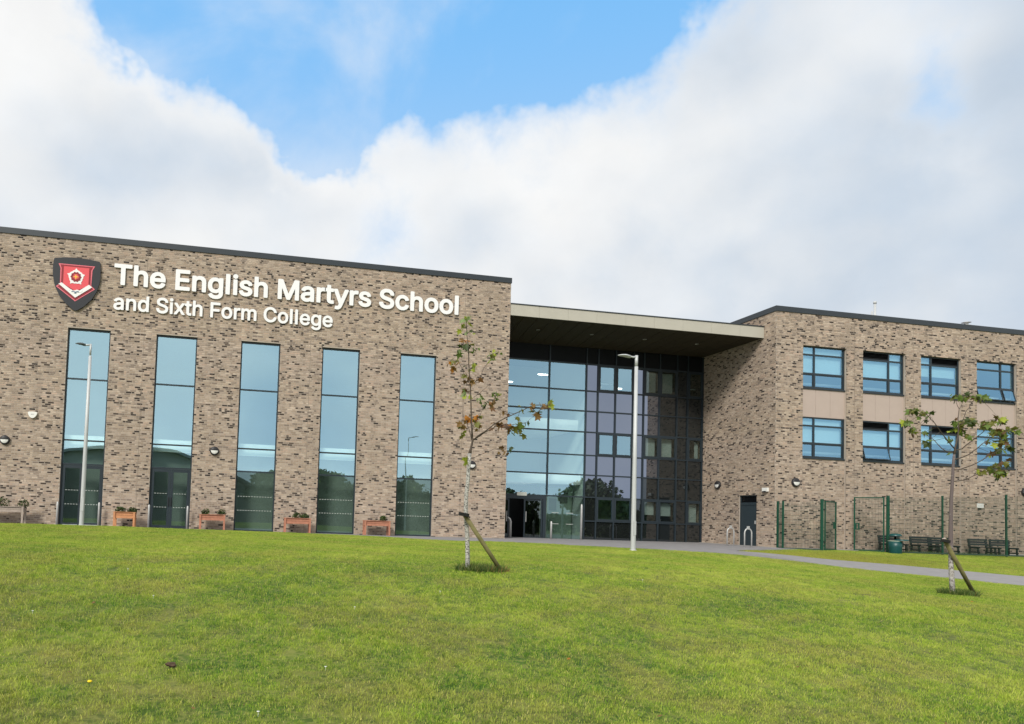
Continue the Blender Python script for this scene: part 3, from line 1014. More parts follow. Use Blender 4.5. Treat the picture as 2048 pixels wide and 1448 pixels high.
# classroom windows
for bi, (a, c) in enumerate(BAYS):
    flip = bi % 2 == 1                   # narrow column left on odd bays, right on the others
    for ti, (zt, zb) in enumerate(TB):
        y0 = RY + 0.11
        y1 = y0 + 0.08
        xm = a + 0.68 if not flip else c - 0.80
        if bi == 3:
            xm = c - 0.78
        za, zb2 = zt - 0.39, zb + 0.68
        fo, fi = 0.075, 0.036
        # narrower visible mullions, thick bottom casement frames
        mb = MB()
        mb.box(a, a + fo, y0, y1, zb, zt)
        mb.box(c - fo, c, y0, y1, zb, zt)
        mb.box(a + fo, c - fo, y0, y1, zt - 0.06, zt)
        mb.box(a + fo, c - fo, y0, y1, zb, zb + 0.06)
        mb.box(xm - fi, xm + fi, y0, y1, zb + 0.06, zt - 0.06)
        for z in (za, zb2):
            mb.box(a + fo, xm - fi, y0 + .002, y1, z - fi, z + fi)
            mb.box(xm + fi, c - fo, y0 + .002, y1, z - fi, z + fi)
        mb.box(a, c, y0 - 0.06, y0 - 0.002, zb - 0.03, zb + 0.025)      # sill
        pos_ = ('upper', 'lower')[ti]
        win = mb.build('window', M_FRAME, school, '%s classroom window with three rows of panes' % pos_)
        for xa, xb in ((a + fo, xm - fi), (xm + fi, c - fo)):
            wide = (xb - xa) > 0.9
            if wide and bi in (1, 2):
                # louvred vent in place of the top pane
                lv = MB()
                hh = zt - 0.06 - (za + fi)
                for k in range(5):
                    z = za + fi + hh * (k + 0.5) / 5
                    lv.box(xa, xb, y0 + 0.015 + 0.0, y0 + 0.05, z - hh * 0.06, z + hh * 0.30)
                lv.box(xa, xb, y0 + 0.055, y0 + 0.07, za + fi, zt - 0.06)
                lv.build('louvre', M_BLACKP, win)
            else:
                pane(xa, xb, y0 + 0.04, za + fi, zt - 0.06, M_GLASSW, win)
            pane(xa, xb, y0 + 0.04, zb2 + fi, za - fi, M_GLASSW, win)
            opened = (bi == 1 and ti == 1 and wide) or (bi == 3 and ti == 0)
            casement(xa + .004, xb - .004, y0 + (0.0 if opened else 0.042), zb + 0.064, zb2 - fi - .004, 0.035, 0.05, M_FRAME, win, M_GLASSW, R(15 if opened else 0))
        if bi != 3 or ti == 1:
            bz = zb2 + 0.02 if bi in (0, 1) else zb + 1.0
            MB().box(a + 0.05, c - 0.12, y1 + 0.05, y1 + 0.06, bz, zt).build('blind', M_BLIND, win)
    # pinkish cladding between the two windows: three sheets and a drip ledge
    w = (c - a) / 3
    for k in range(3):
        MB().box(a + k * w + (0.0 if k == 0 else 0.006), a + (k + 1) * w - (0.0 if k == 2 else 0.006), RY + 0.10, RY + 0.14, TB[1][0] + 0.06, TB[0][1] - 0.032).build('cladding_panel', M_SPAN, school)
    MB().box(a, c, RY + 0.085, RY + 0.16, TB[1][0] + 0.002, TB[1][0] + 0.055).build('ledge', M_SPAN, school)
    MB().box(a, c, RY + 0.142, RY + 0.29, TB[1][0] + 0.06, TB[0][1] - 0.01).build('lining', M_BLACKP, school)

# service door on the return wall
mb = MB()
mb.box(RX + 0.06, RX + 0.14, SD[0], SD[0] + 0.06, FZ, SD[3])
mb.box(RX + 0.06, RX + 0.14, SD[1] - 0.06, SD[1], FZ, SD[3])
mb.box(RX + 0.06, RX + 0.14, SD[0] + .06, SD[1] - .06, SD[3] - 0.05, SD[3])
mb.box(RX + 0.06, RX + 0.14, SD[0] + .06, SD[1] - .06, 1.86, 1.98)
mb.box(RX + 0.08, RX + 0.13, SD[0] + .062, SD[1] - .062, FZ + 0.01, 1.858)
sd_ = mb.build('service_door', M_DOORG, school, 'plain dark door with a louvred top light')
for k in range(7):
    z = 2.0 + k * 0.038
    MB().box(RX + 0.085, RX + 0.12, SD[0] + .062, SD[1] - .062, z, z + 0.018).build('slat', M_BLACKP, sd_)
MB().box(RX + 0.05, RX + 0.079, SD[0] + 0.12, SD[0] + 0.2, 0.98, 1.14).build('handle', M_STEEL, sd_)

# ------------------------------------------------------------------ entrance glazing
gz = [FZ, 0.87, 2.04, 3.13, 4.11, 5.26, 6.30, 7.31, 8.65]
MUL = [11.86, 14.91, 16.87, 17.50, 18.45, 19.42, 20.0, 20.88, 21.85, 22.46, 23.30]
mb = MB()
y0, y1 = EY - 0.03, EY + 0.10
hw = 0.03
for x in MUL:
    mb.box(x - hw, x + hw, y0, y1, (2.1 if x == 14.91 else FZ), 9.455)
for xa, xb in zip(MUL[:-1], MUL[1:]):
    for k, z in enumerate(gz):
        if k == 0 and xa < 14:
            continue
        if k == 1 and xa < 16.8:
            continue
        mb.box(xa + hw, xb - hw, y0 + 0.002, y1, z - hw, z + hw)
cw = mb.build('glazed_screen', M_FRAME, school, 'grid of blue-black glazing bars over the entrance')
xs_ = MUL[:]
for i, (xa, xb) in enumerate(zip(xs_[:-1], xs_[1:])):
    mb = MB().box(xa + hw, xb - hw, EY + 0.02, EY + 0.06, 8.68, 9.45)
    mb.build('spandrel_panel', M_BLACKP, cw)
    for k in range(8):
        if xa < 16.8:
            if k == 0:
                if xa > 14:
                    pane(xa + hw, xb - hw, EY + 0.04, gz[0] + hw, gz[2] - hw, M_GLASSD, cw)
                continue
            if k == 1:
                continue
            pane(xa + hw, xb - hw, EY + 0.04, gz[k] + hw, gz[k + 1] - hw, M_GLASSC, cw)
        else:
            cas = k in (1, 4, 7) and i in (3, 4, 6, 7, 9)
            if cas:
                casement(xa + hw + .003, xb - hw - .003, EY + 0.0, gz[k] + hw + .003, gz[k + 1] - hw - .003, 0.075, 0.08, M_FRAME, cw, M_GLASSC if i < 6 else M_GLASSR)
            else:
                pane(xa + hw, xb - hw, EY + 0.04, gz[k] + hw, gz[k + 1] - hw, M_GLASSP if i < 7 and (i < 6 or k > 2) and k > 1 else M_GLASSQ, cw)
marker_row(15.0, 16.5, EY + 0.02, 1.22, cw, 2)
marker_row(15.0, 16.5, EY + 0.02, 0.68, cw, 2)
for x0, x1, z0 in ((17.56, 18.4, 7.36), (20.1, 20.8, 7.40), (21.0, 21.7, 7.40), (22.6, 23.1, 7.40)):
    MB().box(x0, x1, EY + 0.3, EY + 0.33, z0 + 0.40, z0 + 0.44).build('blind_rail', M_WHITE, cw)
for x0, x1, z0, z1 in ((20.12, 20.76, 4.25, 5.15), (21.0, 21.7, 4.25, 5.15), (23.0, 23.2, 4.25, 5.1), (20.1, 20.76, 1.28, 1.9), (21.0, 21.7, 1.25, 1.9), (22.55, 23.15, 0.98, 1.9), (20.12, 20.76, 7.5, 8.5), (21.0, 21.7, 7.5, 8.5)):
    MB().box(x0, x1, EY + 0.2, EY + 0.21, z0, z1).build('blind', M_BLIND, cw)

# entrance doors: dark recess with two framed leaves
mb = MB()
mb.box(11.89, 12.05, EY - .02, EY + 0.10, FZ, 2.008)
mb.box(14.72, 14.88, EY - .02, EY + 0.10, FZ, 2.008)
mb.box(12.05, 14.72, EY - .02, EY + 0.10, 1.84, 2.008)
fr = mb.build('door_frame', M_FRAME, school, 'dark frame around the main entrance doors')
for xa, xb in ((12.07, 13.0), (13.75, 14.70)):
    dl = casement(xa, xb, EY + 0.04, FZ + 0.01, 1.83, 0.07, 0.05, M_FRAME, school, M_GLASSR, 0, 'door')
    MB().box((0.78 if xa < 13 else 0.08), (0.81 if xa < 13 else 0.11), -0.07, -0.027, -1.1, -0.6).build('handle', M_STEEL, dl)
mb = MB()
mb.box(12.95, 13.0, EY + 0.7, EY + 2.2, FZ, 2.6)
mb.box(14.6, 14.65, EY + 0.7, EY + 2.2, FZ, 2.6)
mb.box(11.9, 14.95, EY + 2.2, EY + 2.3, FZ, 2.6)
mb.build('lobby_screen', M_BLACKP, school)
for x0, x1, z0, z1 in ((12.35, 12.75, 1.3, 1.72), (12.38, 12.70, 0.55, 0.85), (12.2, 12.5, 1.0, 1.2)):
    MB().box(x0, x1, EY + 0.09, EY + 0.095, z0, z1).build('notice', mat('paper_notice', (0.32, 0.34, 0.36), 0.8), fr)
MB().box(13.35, 13.85, EY - 0.05, EY - 0.022, 1.99, 2.16).build('notice', mat('pale_notice', (0.60, 0.62, 0.56), 0.8), fr)

# ------------------------------------------------------------------ canopy
CL, CR = HX1 + .012, RX - .012
def cedge(x, t):
    """point under the canopy: x across, t=0 front edge .. 1 back at the glazing"""
    u = (x - CL) / (CR - CL)
    yf = 0.03 * (1 - u) - 1.862 * u
    zf = 10.03 * (1 - u) + 9.458 * u
    return (x, yf + (2.47 - yf) * t, zf + (9.46 - zf) * t)
def csolid(xa, xb, t0, t1, dz0, dz1, dy=0.0):
    vs = []
    for dz in (dz0, dz1):
        for x, t in ((xa, t0), (xb, t0), (xb, t1), (xa, t1)):
            p = cedge(x, t)
            vs.append((p[0], p[1] + (dy if t == t0 else 0), p[2] + dz))
    return MB().add(vs, [(0, 3, 2, 1), (4, 5, 6, 7), (0, 1, 5, 4), (1, 2, 6, 5), (2, 3, 7, 6), (3, 0, 4, 7)])
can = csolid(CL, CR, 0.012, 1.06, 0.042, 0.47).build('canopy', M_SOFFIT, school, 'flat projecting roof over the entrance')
seams = [CL, 13.15, 14.45, 15.75, 17.05, 18.35, 19.65, 20.95, 22.25, CR - .002]
for a, c in zip(seams[:-1], seams[1:]):
    mb = csolid(a + 0.003, c - 0.003, 0.0, 0.0105, 0.0, 0.505)
    mb.build('fascia_panel', M_FASCIA, can)
csolid(CL, CR, 0.0, 1.06, 0.508, 0.55, -0.03).build('edge_trim', M_COPING, can)
n_ = 18
w = (CR - CL) / n_
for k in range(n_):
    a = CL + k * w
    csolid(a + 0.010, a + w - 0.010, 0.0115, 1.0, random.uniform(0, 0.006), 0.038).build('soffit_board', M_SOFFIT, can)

# roof furniture
mb = MB()
mb.tube([(30.15, -1.0, 10.2), (30.15, -1.0, 11.95)], 0.055, 12)
mb.tube([(30.15, -1.0, 11.9), (30.15, -1.0, 12.0)], 0.075, 12)
mb.tube([(29.98, -1.0, 10.2), (29.98, -1.0, 11.5)], 0.045, 12)
tag(mb.build('flue_pipe', M_STEELL), 'pair of thin grey flue pipes rising above the right wing roof', 'flue')
mb = MB()
mb.lathe([(0.30, 0), (0.26, 0.05), (0.10, 0.12), (0.09, 0.2), (0.22, 0.22), (0.02, 0.28)], (36.7, 0, 11.55), 14)
mb.tube([(36.7, 0, 10.2), (36.7, 0, 11.6)], 0.05, 8)
tag(mb.build('roof_vent', M_STEEL), 'small grey vent cowl just showing over the right wing roof', 'vent')

# ------------------------------------------------------------------ lettering and crest
GL = json.loads('{"0":{"gl":{"T":[[177,-16,170,2,169,428,33,429,21,432,13,440,9,452,11,518,21,528,33,531,424,530,433,524,439,512,439,452,436,440,429,433,417,429,279,428,279,-4,272,-16,261,-22,189,-22]],"h":[[42,-20,33,-10,30,2,30,512,36,524,48,531,114,531,130,524,136,512,138,380,162,393,198,404,228,407,264,403,294,394,324,376,344,356,360,332,374,296,379,254,379,-4,372,-16,360,-22,294,-22,282,-18,276,-10,274,2,274,236,271,260,264,278,249,296,228,305,204,307,180,302,162,292,150,278,139,254,136,230,136,2,134,-10,126,-18,114,-22]],"e":[[162,-25,124,-12,93,6,61,36,41,66,24,105,14,150,12,192,16,240,28,282,42,312,67,348,94,372,126,390,162,402,204,407,246,403,282,392,312,376,342,350,362,324,379,288,389,252,393,210,392,162,384,151,372,147,126,147,122,144,129,120,140,102,156,85,174,75,198,69,228,69,254,78,276,96,288,120,306,128,372,112,384,103,387,90,376,60,360,34,336,10,306,-9,270,-23,240,-29,198,-30],[124,246,150,243,282,246,270,274,252,294,234,304,204,308,180,304,156,293,138,274]],"E":[[50,-20,40,-10,38,2,40,518,50,528,62,531,374,531,386,527,395,512,395,452,391,440,380,431,148,428,147,314,152,308,362,307,371,302,377,290,378,230,375,218,370,212,356,206,150,206,147,200,147,86,152,79,374,79,386,77,397,62,398,2,395,-10,386,-20,374,-22,62,-22]],"n":[[42,-20,33,-10,30,2,30,380,34,392,48,401,114,402,126,396,138,380,162,393,186,402,240,406,282,398,318,380,339,362,357,338,370,308,377,278,380,236,380,2,377,-10,366,-20,354,-22,294,-22,282,-18,276,-10,274,2,274,236,271,260,264,278,249,296,228,305,204,307,180,302,162,292,150,278,139,254,136,230,136,2,134,-10,126,-18,114,-22]],"g":[[150,-167,99,-149,60,-119,30,-77,29,-65,35,-53,90,-22,102,-18,115,-23,144,-56,168,-70,204,-75,240,-71,264,-61,278,-47,288,-23,289,7,288,10,258,-6,228,-15,168,-16,138,-9,114,1,90,15,66,36,48,59,33,85,23,109,15,145,12,187,13,223,19,259,29,289,51,331,77,361,102,380,138,398,180,406,222,405,258,396,288,377,294,391,306,400,378,401,390,393,395,379,395,-11,391,-47,383,-77,370,-101,349,-125,324,-144,300,-156,270,-166,234,-172,192,-172],[178,85,216,82,247,91,272,115,286,151,290,205,280,253,272,271,258,288,246,297,228,305,192,307,162,296,138,271,123,235,119,187,126,139,134,121,148,103,162,92]],"l":[[42,-20,33,-10,30,2,30,512,36,524,48,531,120,531,135,524,141,512,140,-4,134,-16,120,-22]],"i":[[43,-20,33,-10,30,2,31,386,37,395,49,401,115,402,127,397,136,380,136,-4,129,-16,115,-22],[73,421,49,430,31,447,20,470,20,494,30,518,48,536,73,545,97,545,121,535,138,518,148,494,147,470,139,450,121,432,97,422]],"s":[[133,-26,85,-9,64,6,45,24,28,48,18,72,13,96,18,108,31,116,97,129,112,120,122,96,133,81,151,72,181,68,211,71,229,79,241,90,245,108,241,116,229,126,115,157,85,171,61,188,43,210,29,240,24,276,28,306,38,330,54,354,79,376,103,390,127,399,163,406,199,406,241,400,283,382,316,354,332,330,342,306,346,288,341,276,331,269,265,255,250,264,238,288,223,302,205,309,187,310,163,307,145,299,133,288,132,270,139,260,157,250,277,217,317,192,337,168,348,144,354,108,349,73,339,48,322,24,301,5,271,-13,236,-24,205,-30,169,-30]],"M":[[50,-20,40,-10,38,2,38,506,44,524,62,531,152,531,164,527,170,522,314,150,458,521,464,527,476,531,572,531,584,524,590,512,590,476,590,2,584,-16,572,-22,500,-22,489,-16,482,-4,482,296,481,284,476,281,362,-10,350,-21,338,-22,284,-22,272,-17,266,-10,146,293,144,-4,137,-16,128,-22,62,-22]],"a":[[116,-26,86,-16,60,-1,41,17,24,41,14,65,8,95,10,131,18,161,39,191,74,216,128,234,248,252,253,257,251,275,242,293,230,302,206,308,176,307,143,293,130,281,115,257,98,252,32,271,21,281,20,299,35,329,56,356,83,377,116,393,152,403,194,407,230,404,266,395,296,380,322,359,343,329,354,299,359,251,358,-7,350,-18,338,-22,272,-22,260,-15,254,-4,218,-22,188,-29,152,-31],[144,71,164,68,188,69,206,73,224,83,238,95,248,113,253,131,251,155,164,144,128,131,117,119,115,95,122,83]],"r":[[42,-20,33,-10,30,2,30,380,34,392,48,401,114,402,124,398,138,384,162,398,192,406,252,404,261,398,266,386,266,320,260,308,246,300,204,303,174,297,154,284,139,260,136,236,136,2,134,-10,126,-18,114,-22]],"t":[[128,-22,110,-16,86,-2,67,16,53,40,45,64,43,88,42,298,38,305,-4,307,-15,322,-14,388,-10,394,2,401,38,402,42,406,44,478,50,488,62,493,128,493,138,490,144,484,148,472,148,406,152,402,212,400,221,394,226,382,226,328,218,310,206,305,152,305,148,298,148,94,152,78,158,74,206,76,218,69,224,58,235,-2,224,-18,206,-23,170,-26]],"y":[[49,-163,33,-155,26,-143,41,-77,55,-64,91,-68,109,-63,124,-41,138,1,-4,373,-2,391,7,399,19,402,85,402,97,398,103,391,193,143,199,152,286,391,295,399,307,402,373,402,385,397,393,385,393,373,225,-65,208,-101,181,-134,145,-158,103,-167]],"S":[[166,-26,130,-16,100,-2,73,17,52,39,34,67,23,95,16,137,22,152,40,159,112,158,124,147,136,109,154,90,184,77,226,72,268,78,286,85,304,97,316,112,321,125,321,155,310,169,286,184,142,230,106,247,76,269,50,299,36,329,30,371,34,410,46,443,66,473,94,498,124,516,154,528,196,536,244,537,286,531,316,522,346,507,370,489,391,467,407,443,418,413,423,377,418,364,412,359,400,356,328,358,316,371,307,401,292,417,262,431,220,436,184,430,154,413,139,389,138,371,140,359,154,343,172,332,322,284,358,265,385,245,410,215,426,179,431,137,426,101,413,65,394,36,367,11,334,-9,298,-22,256,-30,208,-31]],"c":[[162,-26,120,-11,90,8,62,36,38,72,23,108,14,150,12,204,17,246,30,288,49,324,72,352,102,377,132,393,174,404,216,407,252,402,300,385,342,354,372,312,383,282,383,270,372,257,300,240,288,246,270,279,246,300,210,307,186,305,168,298,153,288,139,270,123,228,119,198,120,168,132,120,144,99,159,84,174,75,198,69,228,71,257,84,273,102,287,132,300,139,372,123,382,114,384,96,373,66,354,36,330,12,304,-6,270,-21,234,-29,192,-30]],"o":[[162,-26,120,-11,90,8,62,36,38,72,23,108,14,150,12,204,17,246,30,288,49,324,72,352,102,377,132,393,174,404,210,407,252,402,288,391,324,370,353,342,374,312,392,270,401,228,403,174,398,132,386,90,366,52,343,24,312,-2,282,-17,240,-28,204,-30],[184,72,222,70,240,74,256,84,281,114,293,150,296,204,291,234,283,258,273,276,258,291,228,305,192,306,160,294,135,264,122,222,120,168,132,120,142,102,156,86]]},"pos":[["T",0.0],["h",0.4486],["e",0.8587],["E",1.4503],["n",1.8689],["g",2.2786],["l",2.7037],["i",2.8928],["s",3.0594],["h",3.4244],["M",4.0222],["a",4.6504],["r",5.0396],["t",5.2987],["y",5.5261],["r",5.9153],["s",6.1745],["S",6.7272],["c",7.1738],["h",7.5695],["o",7.9795],["o",8.3947],["l",8.8098]],"r":0.02233825415372849,"cap":0.5087060332298279},"1":{"gl":{"a":[[115,-20,85,-10,61,5,43,22,27,46,16,76,13,106,16,136,23,160,49,194,91,218,145,232,253,248,258,256,255,280,244,298,229,308,205,313,175,312,157,307,139,297,123,280,113,262,97,257,31,277,24,286,25,298,40,328,60,352,85,372,115,387,157,399,193,402,229,399,265,390,295,375,319,354,338,328,349,298,354,250,352,-8,347,-14,337,-17,277,-17,265,-13,259,5,223,-14,193,-23,151,-26],[151,64,175,63,199,66,217,73,235,85,247,100,255,118,258,160,253,163,162,148,133,140,119,130,110,112,112,88,127,73]],"n":[[41,-13,35,1,35,379,40,391,53,397,113,396,125,390,131,368,155,384,179,394,209,401,239,401,275,395,311,379,333,361,351,337,365,307,371,283,374,241,374,1,371,-10,359,-17,293,-17,283,-11,280,-5,279,235,275,264,268,283,251,300,233,309,209,312,185,309,161,297,143,277,134,253,131,229,130,-5,125,-13,113,-17,53,-17]],"d":[[149,-20,113,-5,83,17,53,52,34,89,21,137,17,191,21,239,34,287,53,325,77,354,107,378,143,394,185,401,227,399,257,390,293,367,294,515,299,521,311,526,377,525,384,521,389,509,387,-7,382,-13,371,-17,311,-17,297,-7,293,12,263,-10,233,-22,191,-25],[195,65,233,68,263,88,282,119,293,167,292,221,278,269,266,287,251,300,233,308,215,312,179,309,149,292,134,275,125,257,114,209,117,149,132,107,146,89,160,77,173,70]],"S":[[165,-20,135,-12,105,1,75,22,58,40,41,64,28,94,21,136,25,148,39,154,111,152,121,142,132,106,148,88,183,72,225,66,273,74,308,94,318,106,326,124,326,154,315,172,291,188,141,236,101,256,75,276,53,304,38,340,35,376,40,412,51,442,69,468,99,496,129,513,165,525,201,532,243,532,285,526,315,517,345,501,369,483,390,460,404,436,415,406,418,376,411,364,399,361,333,361,322,370,313,400,297,420,267,435,225,441,183,435,152,418,141,406,134,388,135,358,147,342,171,326,321,278,353,262,381,242,405,213,421,178,426,142,421,100,410,70,390,40,365,16,333,-4,303,-16,255,-25,207,-26]],"i":[[42,-14,35,1,36,385,48,396,114,397,126,391,131,379,130,-5,126,-12,114,-17,54,-17],[72,427,54,433,34,451,26,469,25,493,31,511,48,530,72,540,96,540,120,529,136,511,143,493,142,469,132,449,114,433,96,427]],"x":[[10,-13,4,-5,5,7,133,193,16,368,11,379,16,391,28,396,100,397,112,392,190,270,274,394,352,397,364,392,368,385,368,373,246,193,374,7,374,-5,371,-11,358,-17,280,-16,270,-5,190,119,100,-15,22,-17]],"t":[[127,-16,103,-7,79,10,62,33,52,57,48,93,46,309,1,311,-5,315,-11,327,-11,381,-5,392,7,397,47,399,48,477,61,488,133,487,139,482,143,471,143,399,205,396,214,393,221,381,221,327,216,315,205,310,144,309,143,99,145,81,151,71,169,67,205,70,216,63,230,-3,217,-15,193,-20,157,-21]],"h":[[41,-13,35,1,36,511,41,522,47,525,113,526,125,521,131,511,131,370,161,387,191,398,227,402,263,398,293,389,317,375,339,355,355,331,368,295,374,253,374,1,370,-11,359,-17,293,-17,281,-9,279,1,279,235,275,265,268,283,251,301,227,310,203,312,179,307,158,295,143,277,134,253,131,229,130,-5,125,-13,113,-17,53,-17]],"F":[[49,-13,43,1,45,517,50,523,61,526,367,526,379,523,386,511,386,451,380,439,373,435,143,433,142,301,145,296,350,295,363,283,363,217,360,211,349,204,145,204,142,199,141,-5,138,-11,127,-17,61,-17]],"o":[[161,-20,125,-8,95,11,64,41,41,77,25,119,19,155,17,203,24,251,35,287,54,323,77,350,107,374,137,389,173,399,209,402,251,397,293,383,323,364,352,335,375,299,390,257,396,221,398,173,391,125,380,89,360,53,334,23,305,0,269,-16,239,-23,197,-25],[194,65,215,64,239,68,269,88,289,119,301,167,299,221,283,269,257,298,239,308,221,312,179,309,149,290,126,257,115,209,116,155,133,107,146,89,160,77]],"r":[[41,-13,35,1,36,385,47,396,113,396,125,390,131,373,160,391,185,399,215,402,251,399,261,385,261,325,257,312,245,305,203,308,173,302,149,286,134,259,131,235,130,-5,125,-13,113,-17,53,-17]],"m":[[41,-13,35,1,35,151,35,379,41,392,53,397,113,396,125,390,131,370,155,387,185,399,215,403,245,401,269,393,287,383,317,351,352,379,377,392,413,402,449,403,479,397,503,388,526,373,545,353,564,319,574,271,574,1,569,-12,557,-17,497,-17,485,-14,479,-5,477,271,471,289,460,301,443,309,419,313,395,310,377,301,361,283,354,265,352,-5,347,-12,335,-17,275,-17,263,-13,257,1,256,271,249,289,238,301,221,310,197,313,173,308,155,298,142,283,133,259,130,-5,125,-13,113,-17,53,-17]],"C":[[215,-19,173,-6,125,21,85,60,57,102,39,144,26,204,23,258,29,324,44,378,65,420,95,460,125,487,161,509,209,526,263,533,311,529,347,520,377,508,411,486,437,462,456,438,473,407,487,366,489,342,485,336,473,331,401,333,392,342,382,372,365,398,341,418,311,432,287,437,257,438,233,435,203,424,179,407,155,381,140,354,127,318,121,270,122,222,130,180,142,150,166,114,195,90,233,74,269,70,317,79,353,99,376,126,393,168,401,176,479,176,488,168,490,156,478,114,457,72,431,40,395,12,353,-9,311,-20,269,-24]],"l":[[41,-13,35,1,36,511,41,522,47,525,119,526,131,520,136,511,135,-5,131,-12,119,-17,53,-17]],"e":[[161,-20,125,-7,95,11,65,39,47,65,28,107,20,143,17,191,21,239,33,281,47,311,71,344,95,366,131,387,161,397,203,402,245,398,281,387,311,370,338,347,359,318,374,287,384,251,388,209,386,161,371,152,119,152,115,149,124,119,137,96,151,83,173,70,197,64,229,65,257,73,276,89,293,117,305,123,371,107,379,101,382,89,370,59,353,33,328,11,299,-7,269,-18,233,-24,197,-25],[118,239,287,238,288,245,276,275,257,296,233,309,203,313,173,308,148,293,128,269,120,251]],"g":[[149,-162,107,-147,71,-123,39,-84,34,-72,36,-60,101,-23,113,-28,143,-62,167,-75,203,-80,245,-75,269,-63,287,-42,294,-18,294,18,293,22,263,2,239,-7,215,-12,179,-12,149,-7,119,4,94,18,71,38,39,84,29,109,20,144,17,174,18,222,24,258,34,288,53,324,77,354,107,377,143,394,185,401,227,399,263,387,293,366,297,384,305,394,377,396,386,390,390,378,390,-6,387,-42,377,-78,363,-102,341,-126,317,-142,293,-153,257,-163,221,-168,185,-167],[185,78,227,78,257,92,280,120,293,162,294,216,281,264,270,282,257,296,239,306,221,311,179,309,151,294,128,264,116,222,115,168,126,126,149,95,167,84]]},"pos":[["a",0.0],["n",0.3892],["d",0.7989],["S",1.4111],["i",1.8576],["x",2.0242],["t",2.4029],["h",2.6302],["F",3.2281],["o",3.6381],["r",4.0533],["m",4.3124],["C",5.1099],["o",5.62],["l",6.0352],["l",6.2243],["e",6.4135],["g",6.8173],["e",7.2424]],"r":0.0172457767776185,"cap":0.5087060332298279}}')
M_LET = mat('white_letter', (0.84, 0.84, 0.84), 0.45)
M_LETS = mat('white_letter_side', (0.70, 0.69, 0.68), 0.5)


def letter(ch, polys, x0, z0, sx, sz, parent, y=-0.045, dep=0.034):
    cu = bpy.data.curves.new('letter', 'CURVE')
    cu.dimensions = '2D'
    cu.fill_mode = 'BOTH'
    cu.extrude = dep / 2
    cu.bevel_depth = 0.0
    for P in polys:
        s = cu.splines.new('POLY')
        s.points.add(len(P) // 2 - 1)
        s.use_cyclic_u = True
        for k in range(len(P) // 2):
            s.points[k].co = (P[2 * k] * sx / 1000, P[2 * k + 1] * sz / 1000, 0, 1)
    tmp = bpy.data.objects.new('t', cu)
    COL.objects.link(tmp)
    dg = bpy.context.evaluated_depsgraph_get()
    me = bpy.data.meshes.new_from_object(tmp.evaluated_get(dg))
    bpy.data.objects.remove(tmp)
    me.name = 'letter'
    me.materials.clear()
    me.materials.append(M_LET)
    o = link('letter', me, parent)
    o.location = (x0, y, z0)
    o.rotation_euler = (R(90), 0, 0)
    return o


def text_line(li, X0, X1, Z0, capz, label):
    G = GL[str(li)]
    root = thing('sign_lettering', label, 'sign', (X0, -0.01, Z0))
    pos = G['pos']
    xmin = min(P[k] for P in G['gl'][pos[0][0]] for k in range(0, len(P), 2)) / 1000 + pos[0][1]
    xmax = max(P[k] for P in G['gl'][pos[-1][0]] for k in range(0, len(P), 2)) / 1000 + pos[-1][1]
    sx = (X1 - X0) / (xmax - xmin)
    r_ = G['r']
    sz = capz / (G['cap'] + 2 * r_)
    for ch, x in pos:
        letter(ch, G['gl'][ch], (x - xmin) * sx, r_ * sz, sx, sz, root)
    return root


text_line(0, -5.175, 9.387, 9.785, 0.865, 'upper line of raised white letters reading The English Martyrs School')
text_line(1, -5.139, 3.80, 8.765, 0.64, 'lower line of smaller white letters reading and Sixth Form College')

crest = thing('school_crest', 'dark grey shield with a red and white rose emblem fixed left of the lettering', 'crest', (-6.6, 0, 9.7))


def plate(name, pts, y, th, mt, parent, off=(-6.6, 0, 9.7)):
    """flat extruded polygon facing -Y"""
    n = len(pts)
    vs = [(x - off[0], y, z - off[2]) for x, z in pts] + [(x - off[0], y - th, z - off[2]) for x, z in pts]
    bm = bmesh.new()
    bv = [bm.verts.new(v) for v in vs]
    bm.faces.new(bv[n:])
    bm.faces.new(list(reversed(bv[:n])))
    for i in range(n):
        j = (i + 1) % n
        bm.faces.new((bv[i], bv[j], bv[n + j], bv[n + i]))
    bmesh.ops.recalc_face_normals(bm, faces=bm.faces)
    bmesh.ops.triangulate(bm, faces=[f for f in bm.faces if len(f.verts) > 4])
    me = bpy.data.meshes.new(name)
    bm.to_mesh(me)
    bm.free()
    me.materials.append(mt)
    return link(name, me, parent)


def smooth_poly(ctrl, k=6, closed=True):
    P = [Vector((x, z, 0)) for x, z in ctrl]
    n = len(P)
    out = []
    for i in range(n):
        p0, p1, p2, p3 = P[i - 1], P[i], P[(i + 1) % n], P[(i + 2) % n]
        for j in range(k):
            t = j / k
            q = 0.5 * ((2 * p1) + (p2 - p0) * t + (2 * p0 - 5 * p1 + 4 * p2 - p3) * t * t + (3 * p1 - p0 - 3 * p2 + p3) * t ** 3)
            out.append((q.x, q.y))
    return out


M_CB = mat('crest_charcoal', (0.020, 0.022, 0.027), 0.5)
M_CR = mat('crest_red', (0.72, 0.085, 0.10), 0.45)
M_CRD = mat('crest_dark_red', (0.24, 0.012, 0.02), 0.45)
M_CP = mat('crest_pink_line', (0.72, 0.16, 0.20), 0.45)
M_CW = mat('crest_white', (0.82, 0.82, 0.80), 0.45)
M_CY = mat('crest_yellow', (0.85, 0.50, 0.06), 0.45)
M_CN = mat('crest_blue', (0.06, 0.12, 0.20), 0.45)
sh = [(-7.44, 10.64), (-7.0, 10.705), (-6.58, 10.72), (-6.15, 10.70), (-5.75, 10.645), (-5.715, 10.58)]
right = [(-5.69, 10.2), (-5.70, 9.82), (-5.80, 9.42), (-5.98, 9.08), (-6.27, 8.76), (-6.5, 8.60), (-6.585, 8.575)]
left = [(-6.68, 8.62), (-6.95, 8.83), (-7.2, 9.12), (-7.39, 9.51), (-7.49, 9.95), (-7.50, 10.35), (-7.47, 10.60)]
